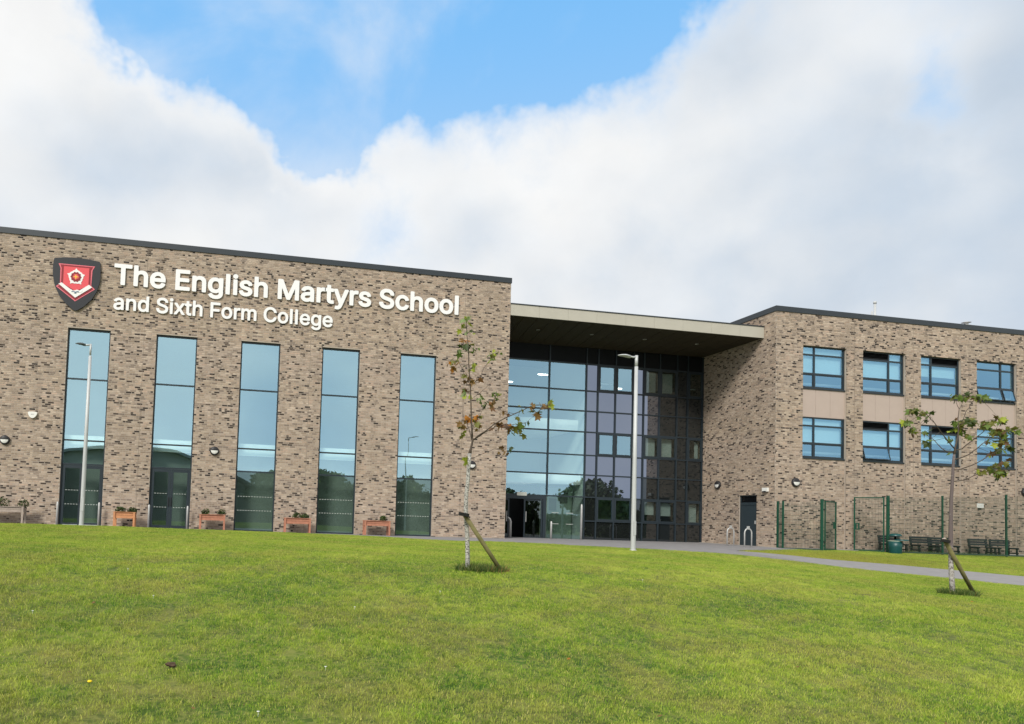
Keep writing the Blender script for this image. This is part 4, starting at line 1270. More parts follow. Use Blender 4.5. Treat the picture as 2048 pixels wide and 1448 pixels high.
plate('backboard', sh + right + left, -0.02, 0.07, M_CB, crest)
yb = -0.09
shield_o = [(-7.29, 10.43), (-5.91, 10.43), (-6.0, 10.25), (-6.02, 9.62), (-5.87, 9.50), (-6.60, 8.95), (-7.35, 9.50), (-7.20, 9.62), (-7.21, 10.25)]
plate('outline', shield_o, yb, 0.008, M_CP, crest)
shield_i = [(-7.22, 10.395), (-5.98, 10.395), (-6.055, 10.25), (-6.055, 9.60), (-5.94, 9.50), (-6.60, 9.00), (-7.28, 9.50), (-7.16, 9.60), (-7.165, 10.25)]
plate('shield', shield_i, yb - 0.009, 0.008, M_CRD, crest)
plate('field', [(-7.08, 10.33), (-6.12, 10.33), (-6.12, 9.62), (-6.60, 9.36), (-7.08, 9.62)], yb - 0.018, 0.008, M_CR, crest)
plate('chevron', [(-7.25, 9.60), (-7.13, 9.66), (-6.60, 9.28), (-6.10, 9.66), (-5.98, 9.56), (-6.60, 9.09)], yb - 0.027, 0.008, M_CW, crest)
wave = [(-6.86 + 0.52 * i / 24, 9.395 + 0.022 * math.sin(i / 24 * 4 * math.pi)) for i in range(25)]
plate('wave', wave + [(x, z - 0.13 + 0.10 * abs((x + 6.60) / 0.26)) for x, z in reversed(wave)], yb - 0.036, 0.006, M_CW, crest)
wave = [(-6.74 + 0.28 * i / 16, 9.345 + 0.014 * math.sin(i / 16 * 3 * math.pi)) for i in range(17)]
plate('wave', wave + [(x, z - 0.035) for x, z in reversed(wave)], yb - 0.043, 0.005, M_CN, crest)
plate('wave', [(-6.65, 9.28), (-6.60, 9.295), (-6.55, 9.28), (-6.60, 9.255)], yb - 0.043, 0.005, M_CN, crest)
cx, cz = -6.605, 9.93
for k in range(5):                       # outer white petals
    a = math.pi / 2 + k * 2 * math.pi / 5
    c_, s_ = math.cos(a), math.sin(a)
    P = [(0.12, -0.13), (0.20, -0.165), (0.25, -0.12), (0.285, -0.045), (0.36, 0.0), (0.285, 0.045), (0.25, 0.12), (0.20, 0.165), (0.12, 0.13), (0.17, 0.0)]
    plate('petal', [(cx + x * c_ - y * s_, cz + x * s_ + y * c_) for x, y in P], yb - 0.027 - 0.0008 * k, 0.008, M_CW, crest)
ring = []
for k in range(20):
    r_ = 0.215 if k % 2 else 0.18
    a = math.pi / 2 + k * math.pi / 10
    ring.append((cx + r_ * math.cos(a), cz + r_ * math.sin(a)))
plate('rose_heart', ring, yb - 0.0405, 0.006, M_CRD, crest)
ring = []
for k in range(10):
    r_ = 0.13 if k % 2 else 0.10
    a = math.pi / 2 + k * math.pi / 5
    ring.append((cx + r_ * math.cos(a), cz + r_ * math.sin(a)))
plate('rose_heart', ring, yb - 0.048, 0.005, M_CR, crest)
ring = []
for k in range(8):
    r_ = 0.035 if k % 2 else 0.125
    a = math.pi / 2 + k * math.pi / 4
    ring.append((cx + r_ * math.cos(a), cz + r_ * math.sin(a)))
plate('star', ring, yb - 0.054, 0.006, M_CY, crest)

# ------------------------------------------------------------------ wall fittings
M_OPAL = mat('opal_diffuser', (0.78, 0.78, 0.74), 0.4)


def wall_light(loc, axis, label, r_=0.185):
    t_ = thing('wall_light', label, 'wall light', loc, 0, 'round bulkhead lights on the brick walls')
    mb_ = MB().lathe([(r_, 0.0), (r_, 0.06), (r_ * 0.93, 0.09), (r_ * 0.80, 0.10)], (0, 0, 0), 24, 0, axis)
    mb_.build('body', M_BLACK, t_)
    # upper hood (half disc) and lower diffuser
    for nm, a0, a1, mt, h, rr in (('hood', 0.0, math.pi, M_BLACK, 0.135, 0.80), ('diffuser', math.pi, 2 * math.pi, M_OPAL, 0.125, 0.78)):
        vs, fs = [], []
        N = 12
        for q, (f_, hh) in enumerate(((1.0, 0.10), (0.75, h * 0.93), (0.35, h), (0.0, h))):
            for k in range(N + 1):
                a = a0 + (a1 - a0) * k / N
                x, z = r_ * rr * f_ * math.cos(a), r_ * rr * f_ * math.sin(a) + (0.02 if nm == 'diffuser' else 0.021)
                vs.append((x, -hh, z) if axis == '-Y' else (-hh, -x, z))
        for q in range(3):
            for k in range(N):
                fs.append((q * (N + 1) + k, q * (N + 1) + k + 1, (q + 1) * (N + 1) + k + 1, (q + 1) * (N + 1) + k))
        MB().add(vs, fs, 0, True).build(nm, mt, t_)
    return t_


wall_light((-8.924, -0.008, 3.256), '-Y', 'round black wall light at the far left, nearest the alarm box')
wall_light((-0.896, -0.008, 3.226), '-Y', 'round black wall light between the second and third tall windows')
wall_light((10.211, -0.008, 3.162), '-Y', 'round black wall light half hidden behind the thin autumn tree')
wall_light((RX - 0.008, 1.234, 2.861), '-X', 'round black wall light on the shaded side wall beside the entrance glazing', 0.20)
wall_light((24.378, RY - 0.008, 2.883), '-Y', 'round black wall light above the green mesh fence', 0.20)
wall_light((36.93, RY - 0.008, 2.927), '-Y', 'round black wall light at the right edge above the fence', 0.20)

al = thing('alarm_box', 'small white shield-shaped alarm box high on the left brick wall', 'alarm box', (-7.954, 0, 4.31))
plate('case', smooth_poly([(-0.15, 0.10), (0.0, 0.115), (0.15, 0.10), (0.165, 0.03), (0.10, -0.09), (0.0, -0.14), (-0.10, -0.09), (-0.165, 0.03)], 4), -0.008, 0.085, M_OPAL, al, (0, 0, 0))
plate('label_strip', [(-0.06, 0.03), (0.06, 0.03), (0.06, -0.01), (-0.06, -0.01)], -0.0935, 0.003, M_STEEL, al, (0, 0, 0))
sn = thing('sensor_box', 'small white sensor box on the side wall right of the dark service door', 'sensor', (RX - .008, -2.10, 2.52))
MB().box(-0.10, 0, -0.16, 0.16, -0.07, 0.10).build('case', M_OPAL, sn)
MB().box(-0.13, -0.101, -0.10, 0.10, -0.10, -0.05).build('lens', M_BLACK, sn)
pq = thing('wall_plaque', 'small white rectangular notice on the brick behind the mesh fence', 'notice', (34.345, RY - .008, 2.206))
MB().box(-0.18, 0.18, -0.02, 0, -0.10, 0.10).build('board', M_OPAL, pq)
MB().box(-0.13, 0.13, -0.023, -0.0205, -0.035, -0.02).build('text_line', M_STEEL, pq)
MB().box(-0.13, 0.13, -0.023, -0.0205, 0.02, 0.035).build('text_line', M_STEEL, pq)

mb = MB()
for x in (-3.9, 2.9, 9.72):
    mb.box(x - 0.007, x + 0.007, -0.0095, -0.002, -0.2, HZB - 0.01)
for x in (27.44, 30.62, 33.75, 36.93):
    mb.box(x - 0.008, x + 0.008, RY - 0.0095, RY - 0.002, -0.3, RZB - 0.01)
mb.build('movement_joint', mat('joint_sealant', (0.26, 0.215, 0.175), 0.8), school)
for x in (13.6, 16.2, 18.8, 21.4):
    p = cedge(x, 0.45)
    MB().lathe([(0.09, 0.0), (0.09, 0.012), (0.07, 0.014)], (p[0], p[1], p[2] - 0.012), 16).build('downlight', M_STEEL, can)

# ================================================================== THINGS
# ---- lamp posts
M_LHEAD = mat('grey_lantern', (0.10, 0.12, 0.13), 0.5)


def lamp_post(x, y, top, label, side=-1, two_stage=False, arm=0.55, mhead=None, base=None):
    z0 = base if base is not None else ht(x, y) - 0.05
    t_ = thing('lamp_post', label, 'lamp post', (x, y, z0), 0, 'street lamps around the school')
    h = top - z0
    mb_ = MB()
    if two_stage:
        mb_.tube([(0, 0, -0.3), (0, 0, 0.02), (0, 0, h * 0.5), (0, 0, h - 0.42)], [0.080, 0.080, 0.064, 0.052], 16)
        mb_.tube([(0, 0, h - 0.40), (0, 0, h)], [0.036, 0.034], 12)
    else:
        mb_.tube([(0, 0, -0.3), (0, 0, 0.02), (0, 0, h * 0.45), (0, 0, h - 0.36)], [0.082, 0.082, 0.066, 0.056], 16)
        mb_.tube([(0, 0, h - 0.355), (0, 0, h + 0.01)], [0.050, 0.050], 16)
    mb_.build('pole', M_STEELL, t_)
    MB().lathe([(0.115, -0.02), (0.115, 0.012), (0.09, 0.03)], (0, 0, 0.05), 16).build('base_collar', M_STEEL, t_)
    MB().box(-0.05, 0.05, -0.084, -0.06, 0.55, 1.0).build('access_door', M_STEELL, t_)
    MB().tube([(0.0, 0, h - 0.03), (side * 0.12, 0, h - 0.05), (side * (arm * 0.55), 0, h - 0.03)], [0.032, 0.030, 0.028], 10).build('arm', M_STEELL, t_)
    L = []
    for u, hw_, up_, dn in ((0.22, 0.05, 0.02, 0.05), (0.30, 0.09, 0.035, 0.045), (0.42, 0.125, 0.045, 0.02), (0.55, 0.11, 0.035, 0.005), (0.66, 0.03, 0.015, 0.0)):
        x_ = side * u * arm / 0.55
        L.append([(x_, -hw_, h - 0.03), (x_, -hw_ * 0.5, h - 0.03 + up_), (x_, hw_ * 0.5, h - 0.03 + up_), (x_, hw_, h - 0.03), (x_, hw_ * 0.5, h - 0.035 - dn), (x_, -hw_ * 0.5, h - 0.035 - dn)])
    vs = [p for r_ in L for p in r_]
    fs = [tuple(range(6)), tuple(reversed(range(24, 30)))]
    for i in range(4):
        for k in range(6):
            fs.append((i * 6 + k, i * 6 + (k + 1) % 6, (i + 1) * 6 + (k + 1) % 6, (i + 1) * 6 + k))
    MB().add(vs, fs).build('head', mhead or M_STEELL, t_)
    return t_


lamp_post(-5.17, -4.0, 6.46, 'tall thin grey lamp post in front of the leftmost tall window', two_stage=True, arm=0.42, mhead=M_LHEAD)
lamp_post(12.85, -9.0, 6.36, 'stout pale lamp post on the lawn edge in front of the glazed entrance', arm=0.55)
lamp_post(16.6, -39.8, 8.75, 'dark lamp post behind the viewer, seen mirrored in the fifth tall window', side=1, arm=0.9, mhead=M_LHEAD)

# ---- handrail posts beside the doors
def guard_post(x, y, h, label, r_=0.04, kink=False):
    z0 = -0.06
    t_ = thing('door_post', label, 'post', (x, y, z0), 0, 'steel posts beside the doors')
    mb_ = MB()
    if kink:
        mb_.tube([(0, 0, 0), (0, 0, h * 0.80), (-0.04, -0.02, h * 0.92), (-0.16, -0.05, h)], [r_, r_, r_ * 0.8, r_ * 0.6], 12)
    else:
        mb_.tube([(0, 0, 0), (0, 0, h * 0.96), (0, 0, h)], [r_, r_, r_ * 0.55], 12)
    mb_.build('tube', M_STEEL, t_)
    MB().lathe([(r_ * 1.9, 0.0), (r_ * 1.9, 0.012), (r_, 0.02)], (0, 0, 0.0), 12).build('foot_plate', M_STEEL, t_)


guard_post(-6.80, -0.30, 0.98, 'steel post at the left side of the leftmost glazed door')
guard_post(-5.25, -0.30, 1.0, 'steel post at the right side of the leftmost glazed door')
guard_post(-3.35, -0.30, 0.98, 'steel post at the left side of the second glazed door')
guard_post(-1.85, -0.30, 0.98, 'steel post at the right side of the second glazed door')
guard_post(12.68, 1.5, 0.98, 'cranked steel post left of the main entrance doors', 0.06, True)
guard_post(14.72, 1.5, 0.86, 'short steel post right of the main entrance doors', 0.045)
guard_post(16.25, 1.5, 1.72, 'tall steel post beside the entrance lobby window', 0.05)


def hoop(x, y, label, dy=0.0):
    z0 = ht(x, y)
    t_ = thing('cycle_hoop', label, 'cycle stand', (x, y, z0), 0, 'steel cycle hoops by the service door')
    P = [(-0.17, 0, -0.1), (-0.17, 0, 0.62)]
    for k in range(1, 8):
        a = math.pi - k * math.pi / 8
        P.append((0.17 * math.cos(a), 0, 0.62 + 0.20 * math.sin(a)))
    P += [(0.17, 0, 0.62), (0.17, 0, -0.1)]
    MB().tube(P, 0.028, 10).build('hoop', M_STEEL, t_)
    MB().box(-0.05, 0.05, -0.032, 0.032, 0.78, 0.92).build('badge', M_STEEL, t_)


hoop(21.60, -3.2, 'steel cycle hoop standing in front of the dark service door')
hoop(22.02, -1.5, 'steel cycle hoop against the brick wall left of the service door')

# ---- planters and their shrubs
M_WOODG = mat('weathered_timber', (0.36, 0.30, 0.25), 0.85, var=0.18, vscale=9)
M_WOODO = mat('orange_timber', (0.54, 0.25, 0.115), 0.75, var=0.16, vscale=9)
M_WOODR = mat('reddish_timber', (0.42, 0.185, 0.115), 0.8, var=0.18, vscale=9)
M_SOILD = mat('compost', (0.03, 0.022, 0.015), 1.0)
LEAFG = [mat('shrub_leaf', c, 0.55, spec=0.3) for c in ((0.018, 0.042, 0.008), (0.035, 0.065, 0.012), (0.07, 0.095, 0.02))]


def planter(x0, x1, top, bot, mt, label, group='wooden trough planters along the wall'):
    y = -0.55
    z0 = ht((x0 + x1) / 2, y)
    t_ = thing('planter', label, 'planter', ((x0 + x1) / 2, y, z0), 0, group)
    w = (x1 - x0) / 2
    d = 0.19
    top -= z0
    bot -= z0
    hh = (top - bot) / 2
    for k in range(2):
        za, zb = bot + k * hh + 0.004, bot + (k + 1) * hh - 0.004
        MB().box(-w + .03, w - .03, -d, -d + 0.022, za, zb).build('board', mt, t_)
        MB().box(-w + .03, w - .03, d - 0.022, d, za, zb).build('board', mt, t_)
        for s in (-1, 1):
            MB().box(s * (w - .03) - 0.011, s * (w - .03) + 0.011, -d + .024, d - .024, za, zb).build('board', mt, t_)
    for sx_ in (-1, 1):
        for sy in (-1, 1):
            xa = sx_ * (w - 0.045)
            MB().box(xa - 0.035, xa + 0.035, (-d - 0.038 if sy < 0 else d + .001), (-d - .001 if sy < 0 else d + 0.038), -0.05, top - 0.006).build('leg', mt, t_)
    MB().box(-w - 0.01, w + 0.01, -d - 0.045, -d + 0.03, top - 0.004, top + 0.016).build('rim', mt, t_)
    MB().box(-w - 0.01, w + 0.01, d - 0.03, d + 0.045, top - 0.004, top + 0.016).build('rim', mt, t_)
    MB().box(-w + .05, w - .05, -d + .025, d - .025, bot + .01, top - 0.05).build('soil', M_SOILD, t_)
    return t_


planter(-9.55, -7.90, 0.655, 0.455, M_WOODG, 'weathered grey timber planter at the left edge of the picture')
planter(-4.64, -3.81, 0.585, 0.345, M_WOODO, 'small bright orange timber planter between the two glazed doors')
planter(-1.36, -0.33, 0.595, 0.370, M_WOODR, 'reddish timber planter right of the second glazed door')
planter(2.03, 3.13, 0.565, 0.334, M_WOODR, 'reddish timber planter between the third and fourth tall windows')
planter(5.36, 6.48, 0.560, 0.353, M_WOODR, 'reddish timber planter between the fourth and fifth tall windows')


def leaf_cloud(n, rx, ry, rz, size, seed, mi=3):
    rr = random.Random(seed)
    mb_ = MB()
    for _ in range(n):
        while True:
            p = Vector((rr.uniform(-1, 1), rr.uniform(-1, 1), rr.uniform(-1, 1)))
            if 0.25 < p.length < 1:
                break
        c = Vector((p.x * rx, p.y * ry, p.z * rz))
        a = Vector((rr.gauss(0, 1), rr.gauss(0, 1), rr.gauss(0, 0.7))).normalized()
        bb = a.cross(Vector((rr.gauss(0, 1), rr.gauss(0, 1), rr.gauss(0, 1)))).normalized()
        s = size * rr.uniform(0.6, 1.25)
        mb_.add([c - a * s, c + bb * s * 0.42, c + a * s, c - bb * s * 0.42], [(0, 1, 2, 3)], rr.randrange(mi))
    return mb_


def shrub(x, z, rx, rz, label, mb_n=230):
    rx *= 1.1
    rz *= 1.25
    t_ = thing('shrub', label, 'shrub', (x, -0.55, z), 0, 'small shrubs growing in the trough planters')
    sd_ = int(abs(x) * 100)
    mb_ = leaf_cloud(mb_n, rx, 0.14, rz, 0.045, sd_)
    mb_.v = [(a, c, d + rz * 0.75) for a, c, d in mb_.v]
    mb_.build('foliage', LEAFG, t_)
    mb_ = MB()
    rr = random.Random(sd_)
    for k in range(5):
        a = rr.uniform(0, 6.28)
        mb_.tube([(0, 0, -0.06), (math.cos(a) * rx * 0.3, math.sin(a) * 0.04, rz * 0.5), (math.cos(a) * rx * 0.7, math.sin(a) * 0.09, rz * 1.2)], [0.008, 0.006, 0.003], 5)
    mb_.build('stem', M_SOILD, t_)


shrub(-8.72, 0.62, 0.24, 0.20, 'loose green shrub in the middle of the weathered grey planter')
shrub(-7.99, 0.62, 0.20, 0.16, 'compact green shrub at the right end of the weathered grey planter')
shrub(-4.40, 0.55, 0.19, 0.12, 'low dark shrub at the left of the bright orange planter')
shrub(-3.96, 0.55, 0.17, 0.11, 'low dark shrub at the right of the bright orange planter')
shrub(-1.12, 0.56, 0.16, 0.13, 'low green shrub at the left of the planter beside the second door')
shrub(-0.50, 0.56, 0.18, 0.13, 'low green shrub at the right of the planter beside the second door')
shrub(2.55, 0.53, 0.18, 0.13, 'left of two touching shrubs in the planter beside the fourth window')
shrub(2.88, 0.53, 0.17, 0.11, 'right of two touching shrubs in the planter beside the fourth window')
shrub(5.92, 0.53, 0.16, 0.04, 'sparse flat seedling in the rightmost trough planter', 30)
shrub(6.20, 0.53, 0.14, 0.12, 'small upright shrub in the rightmost trough planter')

# ---- mesh fence and gates
M_GREEN = mat('green_powder_coat', (0.006, 0.065, 0.036), 0.45, spec=0.4)
M_WIRE = mat('green_wire', (0.030, 0.060, 0.038), 0.5)
FP = {'A': (23.40, -2.76, 2.05), 'B': (23.33, -3.16, 2.05), 'C': (24.52, -4.0, 2.16), 'D': (27.83, -4.0, 2.44), 'E': (29.99, -4.6, 2.50), 'F': (32.99, -4.9, 2.66), 'G': (36.0, -5.2, 2.72), 'H': (39.0, -5.5, 2.76)}


def mesh_panel(mb_, p, q, z0, z1, zq1=None, pitch_=0.055, hz=0.2, wv=0.0075, wh=0.010):
    p, q = Vector((*p, 0)), Vector((*q, 0))
    d = q - p
    L = d.length
    d.normalize()
    zq1 = z1 if zq1 is None else zq1
    n = int(L / pitch_)
    for k in range(1, n):
        c = p + d * (k * L / n)
        zt = z1 + (zq1 - z1) * k / n
        mb_.bar((c.x, c.y, z0), (c.x, c.y, zt), wv, wv, (d.x, d.y, 0))
    z = z0 + 0.02
    while z < min(z1, zq1):
        mb_.bar((p.x, p.y, z), (q.x, q.y, z), wh, wh)
        z += hz


def fence(ids, label):
    x, y, _ = FP[ids[0]]
    t_ = thing('mesh_fence', label, 'fence', (x, y, -0.08), 0, 'green mesh fencing under the classroom wing')
    for i, k in enumerate(ids):
        px_, py_, h = FP[k]
        w = 0.06 if k not in 'CD' else 0.12
        mb_ = MB().box(-w / 2, w / 2, -0.03, 0.03, 0, h + 0.03)
        o = mb_.build('post', M_GREEN, t_)
        o.location = (px_ - x, py_ - y, 0)
        MB().box(-w / 2 - .005, w / 2 + .005, -0.035, 0.035, h + 0.03, h + 0.045).build('cap', M_GREEN, o)
        if i + 1 < len(ids):
            qx, qy, hq = FP[ids[i + 1]]
            mb_ = MB()
            mesh_panel(mb_, (px_ - x, py_ - y - 0.04), (qx - x, qy - y - 0.04), 0.06, h - 0.03, hq - 0.03)
            mb_.bar((px_ - x, py_ - y - 0.04, 0.05), (qx - x, qy - y - 0.04, 0.05), 0.02, 0.05)
            tag(mb_.build('wire_mesh', M_WIRE, t_), kind='stuff')
    return t_


fence(['A', 'B', 'C'], 'short run of green mesh fence between the brick corner and the left gate post')
fence(['D', 'E', 'F', 'G', 'H'], 'long green mesh fence in front of the dark benches')


def gate(hx, hy, ex, ey, h, label, latch_r):
    t_ = thing('mesh_gate', label, 'gate', (hx, hy, -0.07), math.atan2(ey - hy, ex - hx), 'green mesh gate leaves standing open')
    L = math.hypot(ex - hx, ey - hy)
    mb_ = MB()
    w = 0.05
    mb_.box(0, w, -w / 2, w / 2, 0.03, h)
    mb_.box(L - w, L, -w / 2, w / 2, 0.03, h)
    mb_.box(w, L - w, -w / 2, w / 2, h - w, h)
    mb_.box(w, L - w, -w / 2, w / 2, 0.03, 0.03 + w)
    mb_.build('frame', M_GREEN, t_)
    mb_ = MB()
    mesh_panel(mb_, (w, 0), (L - w, 0), 0.08, h - w)
    tag(mb_.build('wire_mesh', M_WIRE, t_), kind='stuff')
    mb_ = MB()
    for a in ((L - 0.22, L - 0.17), (L - 0.10, L - 0.051)):
        mb_.box(a[0], a[1], -0.032, 0.032, 0.95, 1.25)
    mb_.box(L - 0.17, L - 0.10, -0.032, 0.032, 0.95, 1.0)
    mb_.box(L - 0.17, L - 0.10, -0.032, 0.032, 1.20, 1.25)
    mb_.build('latch_box', M_GREEN, t_)
    for z in (0.35, h - 0.4):
        MB().box(-0.06, -0.001, -0.02, 0.02, z, z + 0.06).build('hinge', M_BLACK, t_)


gate(24.66, -4.0, 25.66, -3.52, 2.13, 'narrow looking left gate leaf of green mesh folded towards the wall', True)
gate(27.70, -3.95, 27.15, -2.92, 2.40, 'wide right gate leaf of green mesh standing open beside the litter bin', False)

# ---- litter bin
x, y = 27.74, -4.45
bn = thing('litter_bin', 'round green litter bin with a hooded top beside the gate post', 'litter bin', (x, y, ht(x, y)))
M_BIN = mat('green_bin_plastic', (0.004, 0.060, 0.058), 0.4, spec=0.5)
M_BAND = mat('pale_band', (0.30, 0.38, 0.30), 0.5)
MB().lathe([(0.235, -0.03), (0.245, 0.0), (0.255, 0.28), (0.262, 0.50), (0.25, 0.50)], (0, 0, 0), 28).build('body', M_BIN, bn)
MB().lathe([(0.268, 0.0), (0.270, 0.005), (0.270, 0.025), (0.255, 0.03)], (0, 0, 0.505), 28).build('band', M_BAND, bn)
MB().lathe([(0.262, 0.0), (0.262, 0.04), (0.24, 0.06), (0.20, 0.062)], (0, 0, 0.538), 28).build('rim', M_BIN, bn)
for k in range(4):
    a = math.pi / 4 + k * math.pi / 2
    MB().box(-0.045, 0.045, -0.012, 0.012, 0.60, 0.74).build('hood_leg', M_BIN, bn)
    o = bn.children[-1]
    o.location = (0.215 * math.cos(a), 0.215 * math.sin(a), 0)
    o.rotation_euler = (0, 0, a + math.pi / 2)
MB().lathe([(0.245, 0.0), (0.24, 0.04), (0.19, 0.085), (0.10, 0.11), (0.0, 0.115)], (0, 0, 0.735), 28).build('hood', M_BIN, bn)

# ---- benches
M_BENCH = mat('dark_blue_grey_slat', (0.022, 0.025, 0.032), 0.5, var=0.1, vscale=10)
M_BEND = mat('black_cast_end', (0.012, 0.013, 0.015), 0.5)


def make_bench(w, label):
    t_ = thing('bench', label, 'bench', (0, 0, 0), 0, 'dark slatted benches along the classroom wall')
    for k in range(3):
        z = 0.405 + k * 0.105
        y_ = 0.02 + 0.022 * k
        MB().box(-w / 2, w / 2, y_, y_ + 0.03, z, z + 0.090).build('back_slat', M_BENCH, t_)
    for k in range(4):
        y_ = -0.40 + k * 0.10
        MB().box(-w / 2, w / 2, y_, y_ + 0.082, 0.325, 0.355).build('seat_slat', M_BENCH, t_)
    for s in (-1, 1):
        mb_ = MB()
        xc = s * (w / 2 - 0.07)
        for (p, q) in (((xc, -0.36, -0.03), (xc, -0.33, 0.33)), ((xc, 0.06, -0.03), (xc, 0.02, 0.33)), ((xc, -0.42, 0.305), (xc, 0.03, 0.305)), ((xc, 0.05, 0.30), (xc, 0.115, 0.70)), ((xc, -0.40, 0.10), (xc, 0.06, 0.10))):
            mb_.bar(p, q, 0.065, 0.06)
        mb_.build('end_frame', M_BEND, t_)
    return t_


bs_ = make_bench(1.12, 'dark slatted bench partly hidden behind the green litter bin')
BX = [(28.90, 'b'), (30.50, 'dark slatted bench just right of the bin, left of the second fence post'),
      (31.68, 'dark slatted bench seen behind the right-hand young tree trunk'),
      (33.68, 'dark slatted bench second from the right edge, left of the third fence post'),
      (34.95, 'dark slatted bench at the right edge with a fence post in front of it')]
for i, (x, l) in enumerate(BX):
    o = bs_ if i == 0 else copy_thing(bs_, l)
    o.location = (x, -3.08 - 0.05 * (i % 2), ht(x, -3.2) + 0.012)
    o.rotation_euler = (0, 0, R((-2, 1, -3, 2, -1)[i]))

# ---- young trees
def ray_pt(u, v, Y):
    """point of the vertical plane y=Y that was measured at these photo coordinates"""
    r_ = fw + rt * ((u - 759.112) / 1470.0) - up * ((v - 962.901) / 1470.0)
    return CAM_POS + r_ * ((Y - CAM_POS.y) / r_.y)


def leaf_mesh(seed, mt):
    rr = random.Random(seed)
    # five-lobed leaf, cupped
    out = [(0, -0.10), (0.13, -0.02), (0.42, -0.06), (0.24, 0.16), (0.50, 0.42), (0.20, 0.40), (0.0, 0.80), (-0.20, 0.40), (-0.50, 0.42), (-0.24, 0.16), (-0.42, -0.06), (-0.13, -0.02)]
    cz = 0.18
    vs = [(0, 0.2, 0.06)]
    cup = rr.uniform(0.15, 0.45)
    for x, y in out:
        x *= rr.uniform(0.85, 1.15)
        y *= rr.uniform(0.9, 1.1)
        vs.append((x, y, -cup * (x * x + (y - 0.2) ** 2) + rr.uniform(-.03, .03)))
    fs = [(0, i, i % 12 + 1) for i in range(1, 13)]
    me = bpy.data.meshes.new('leaf')
    me.from_pydata(vs, [], fs)
    me.materials.append(mt)
    return me


def leaf_mat(name, c):
    mt = mat(name, c, 0.5, spec=0.35, var=0.22, vscale=3.5)
    t = mt.node_tree
    q = NB(t)
    bs = t.nodes['Principled BSDF']
    tr = q.n('ShaderNodeBsdfTranslucent', inp={0: (*[min(1, k * 1.3) for k in c], 1)})
    mx = q.n('ShaderNodeMixShader', inp={0: 0.3, 1: bs.outputs[0], 2: tr.outputs[0]})
    q.set(t.nodes['Material Output'].inputs[0], mx.outputs[0])
    return mt


LM = {k: leaf_mat('leaf_' + k, c) for k, c in {
    'green': (0.125, 0.185, 0.035), 'dark': (0.050, 0.075, 0.018), 'lime': (0.33, 0.38, 0.045), 'orange': (0.42, 0.17, 0.022), 'brown': (0.21, 0.125, 0.040), 'red': (0.27, 0.13, 0.055), 'olive': (0.165, 0.165, 0.034), 'pale': (0.22, 0.29, 0.11), 'russet': (0.14, 0.075, 0.035)}.items()}
LV = {k: [leaf_mesh(s, mt) for s in (1, 2, 3)] for k, mt in LM.items()}


def bark_mat(name, a, c, sc, up_=False):
    mt = bpy.data.materials.new(name)
    mt.use_nodes = True
    q = NB(mt.node_tree)
    bs = mt.node_tree.nodes['Principled BSDF']
    bs.inputs['Roughness'].default_value = 0.85
    pos = q.n('ShaderNodeTexCoord').outputs['Object']
    f = q.noise(pos, sc, 5, 0.65)
    if up_:
        zz_ = q.n('ShaderNodeSeparateXYZ', inp={0: pos}).outputs[2]
        f = q.math('SUBTRACT', f, q.smooth(zz_, 0.55, 1.1, 0.0, 0.22))
    q.set(bs.inputs['Base Color'], q.ramp(f, [(0.40, a), (0.47, tuple((x + y) / 2 for x, y in zip(a, c))), (0.56, c)]))
    return mt


M_BARK1 = bark_mat('lichen_bark', (0.085, 0.08, 0.07), (0.46, 0.45, 0.41), 42)
M_TWIG = mat('brown_twig', (0.085, 0.065, 0.050), 0.8, var=0.2, vscale=8)
M_BARK2 = bark_mat('grey_brown_bark', (0.125, 0.098, 0.095), (0.44, 0.42, 0.39), 22, True)


def jit_line(P, amp, rr):
    out = [P[0]]
    for a, c in zip(P[:-1], P[1:]):
        m_ = (a + c) / 2
        L = (c - a).length
        m_ += Vector((rr.gauss(0, 1), rr.gauss(0, 1), rr.gauss(0, 1))) * amp * L
        out += [m_, c]
    return out


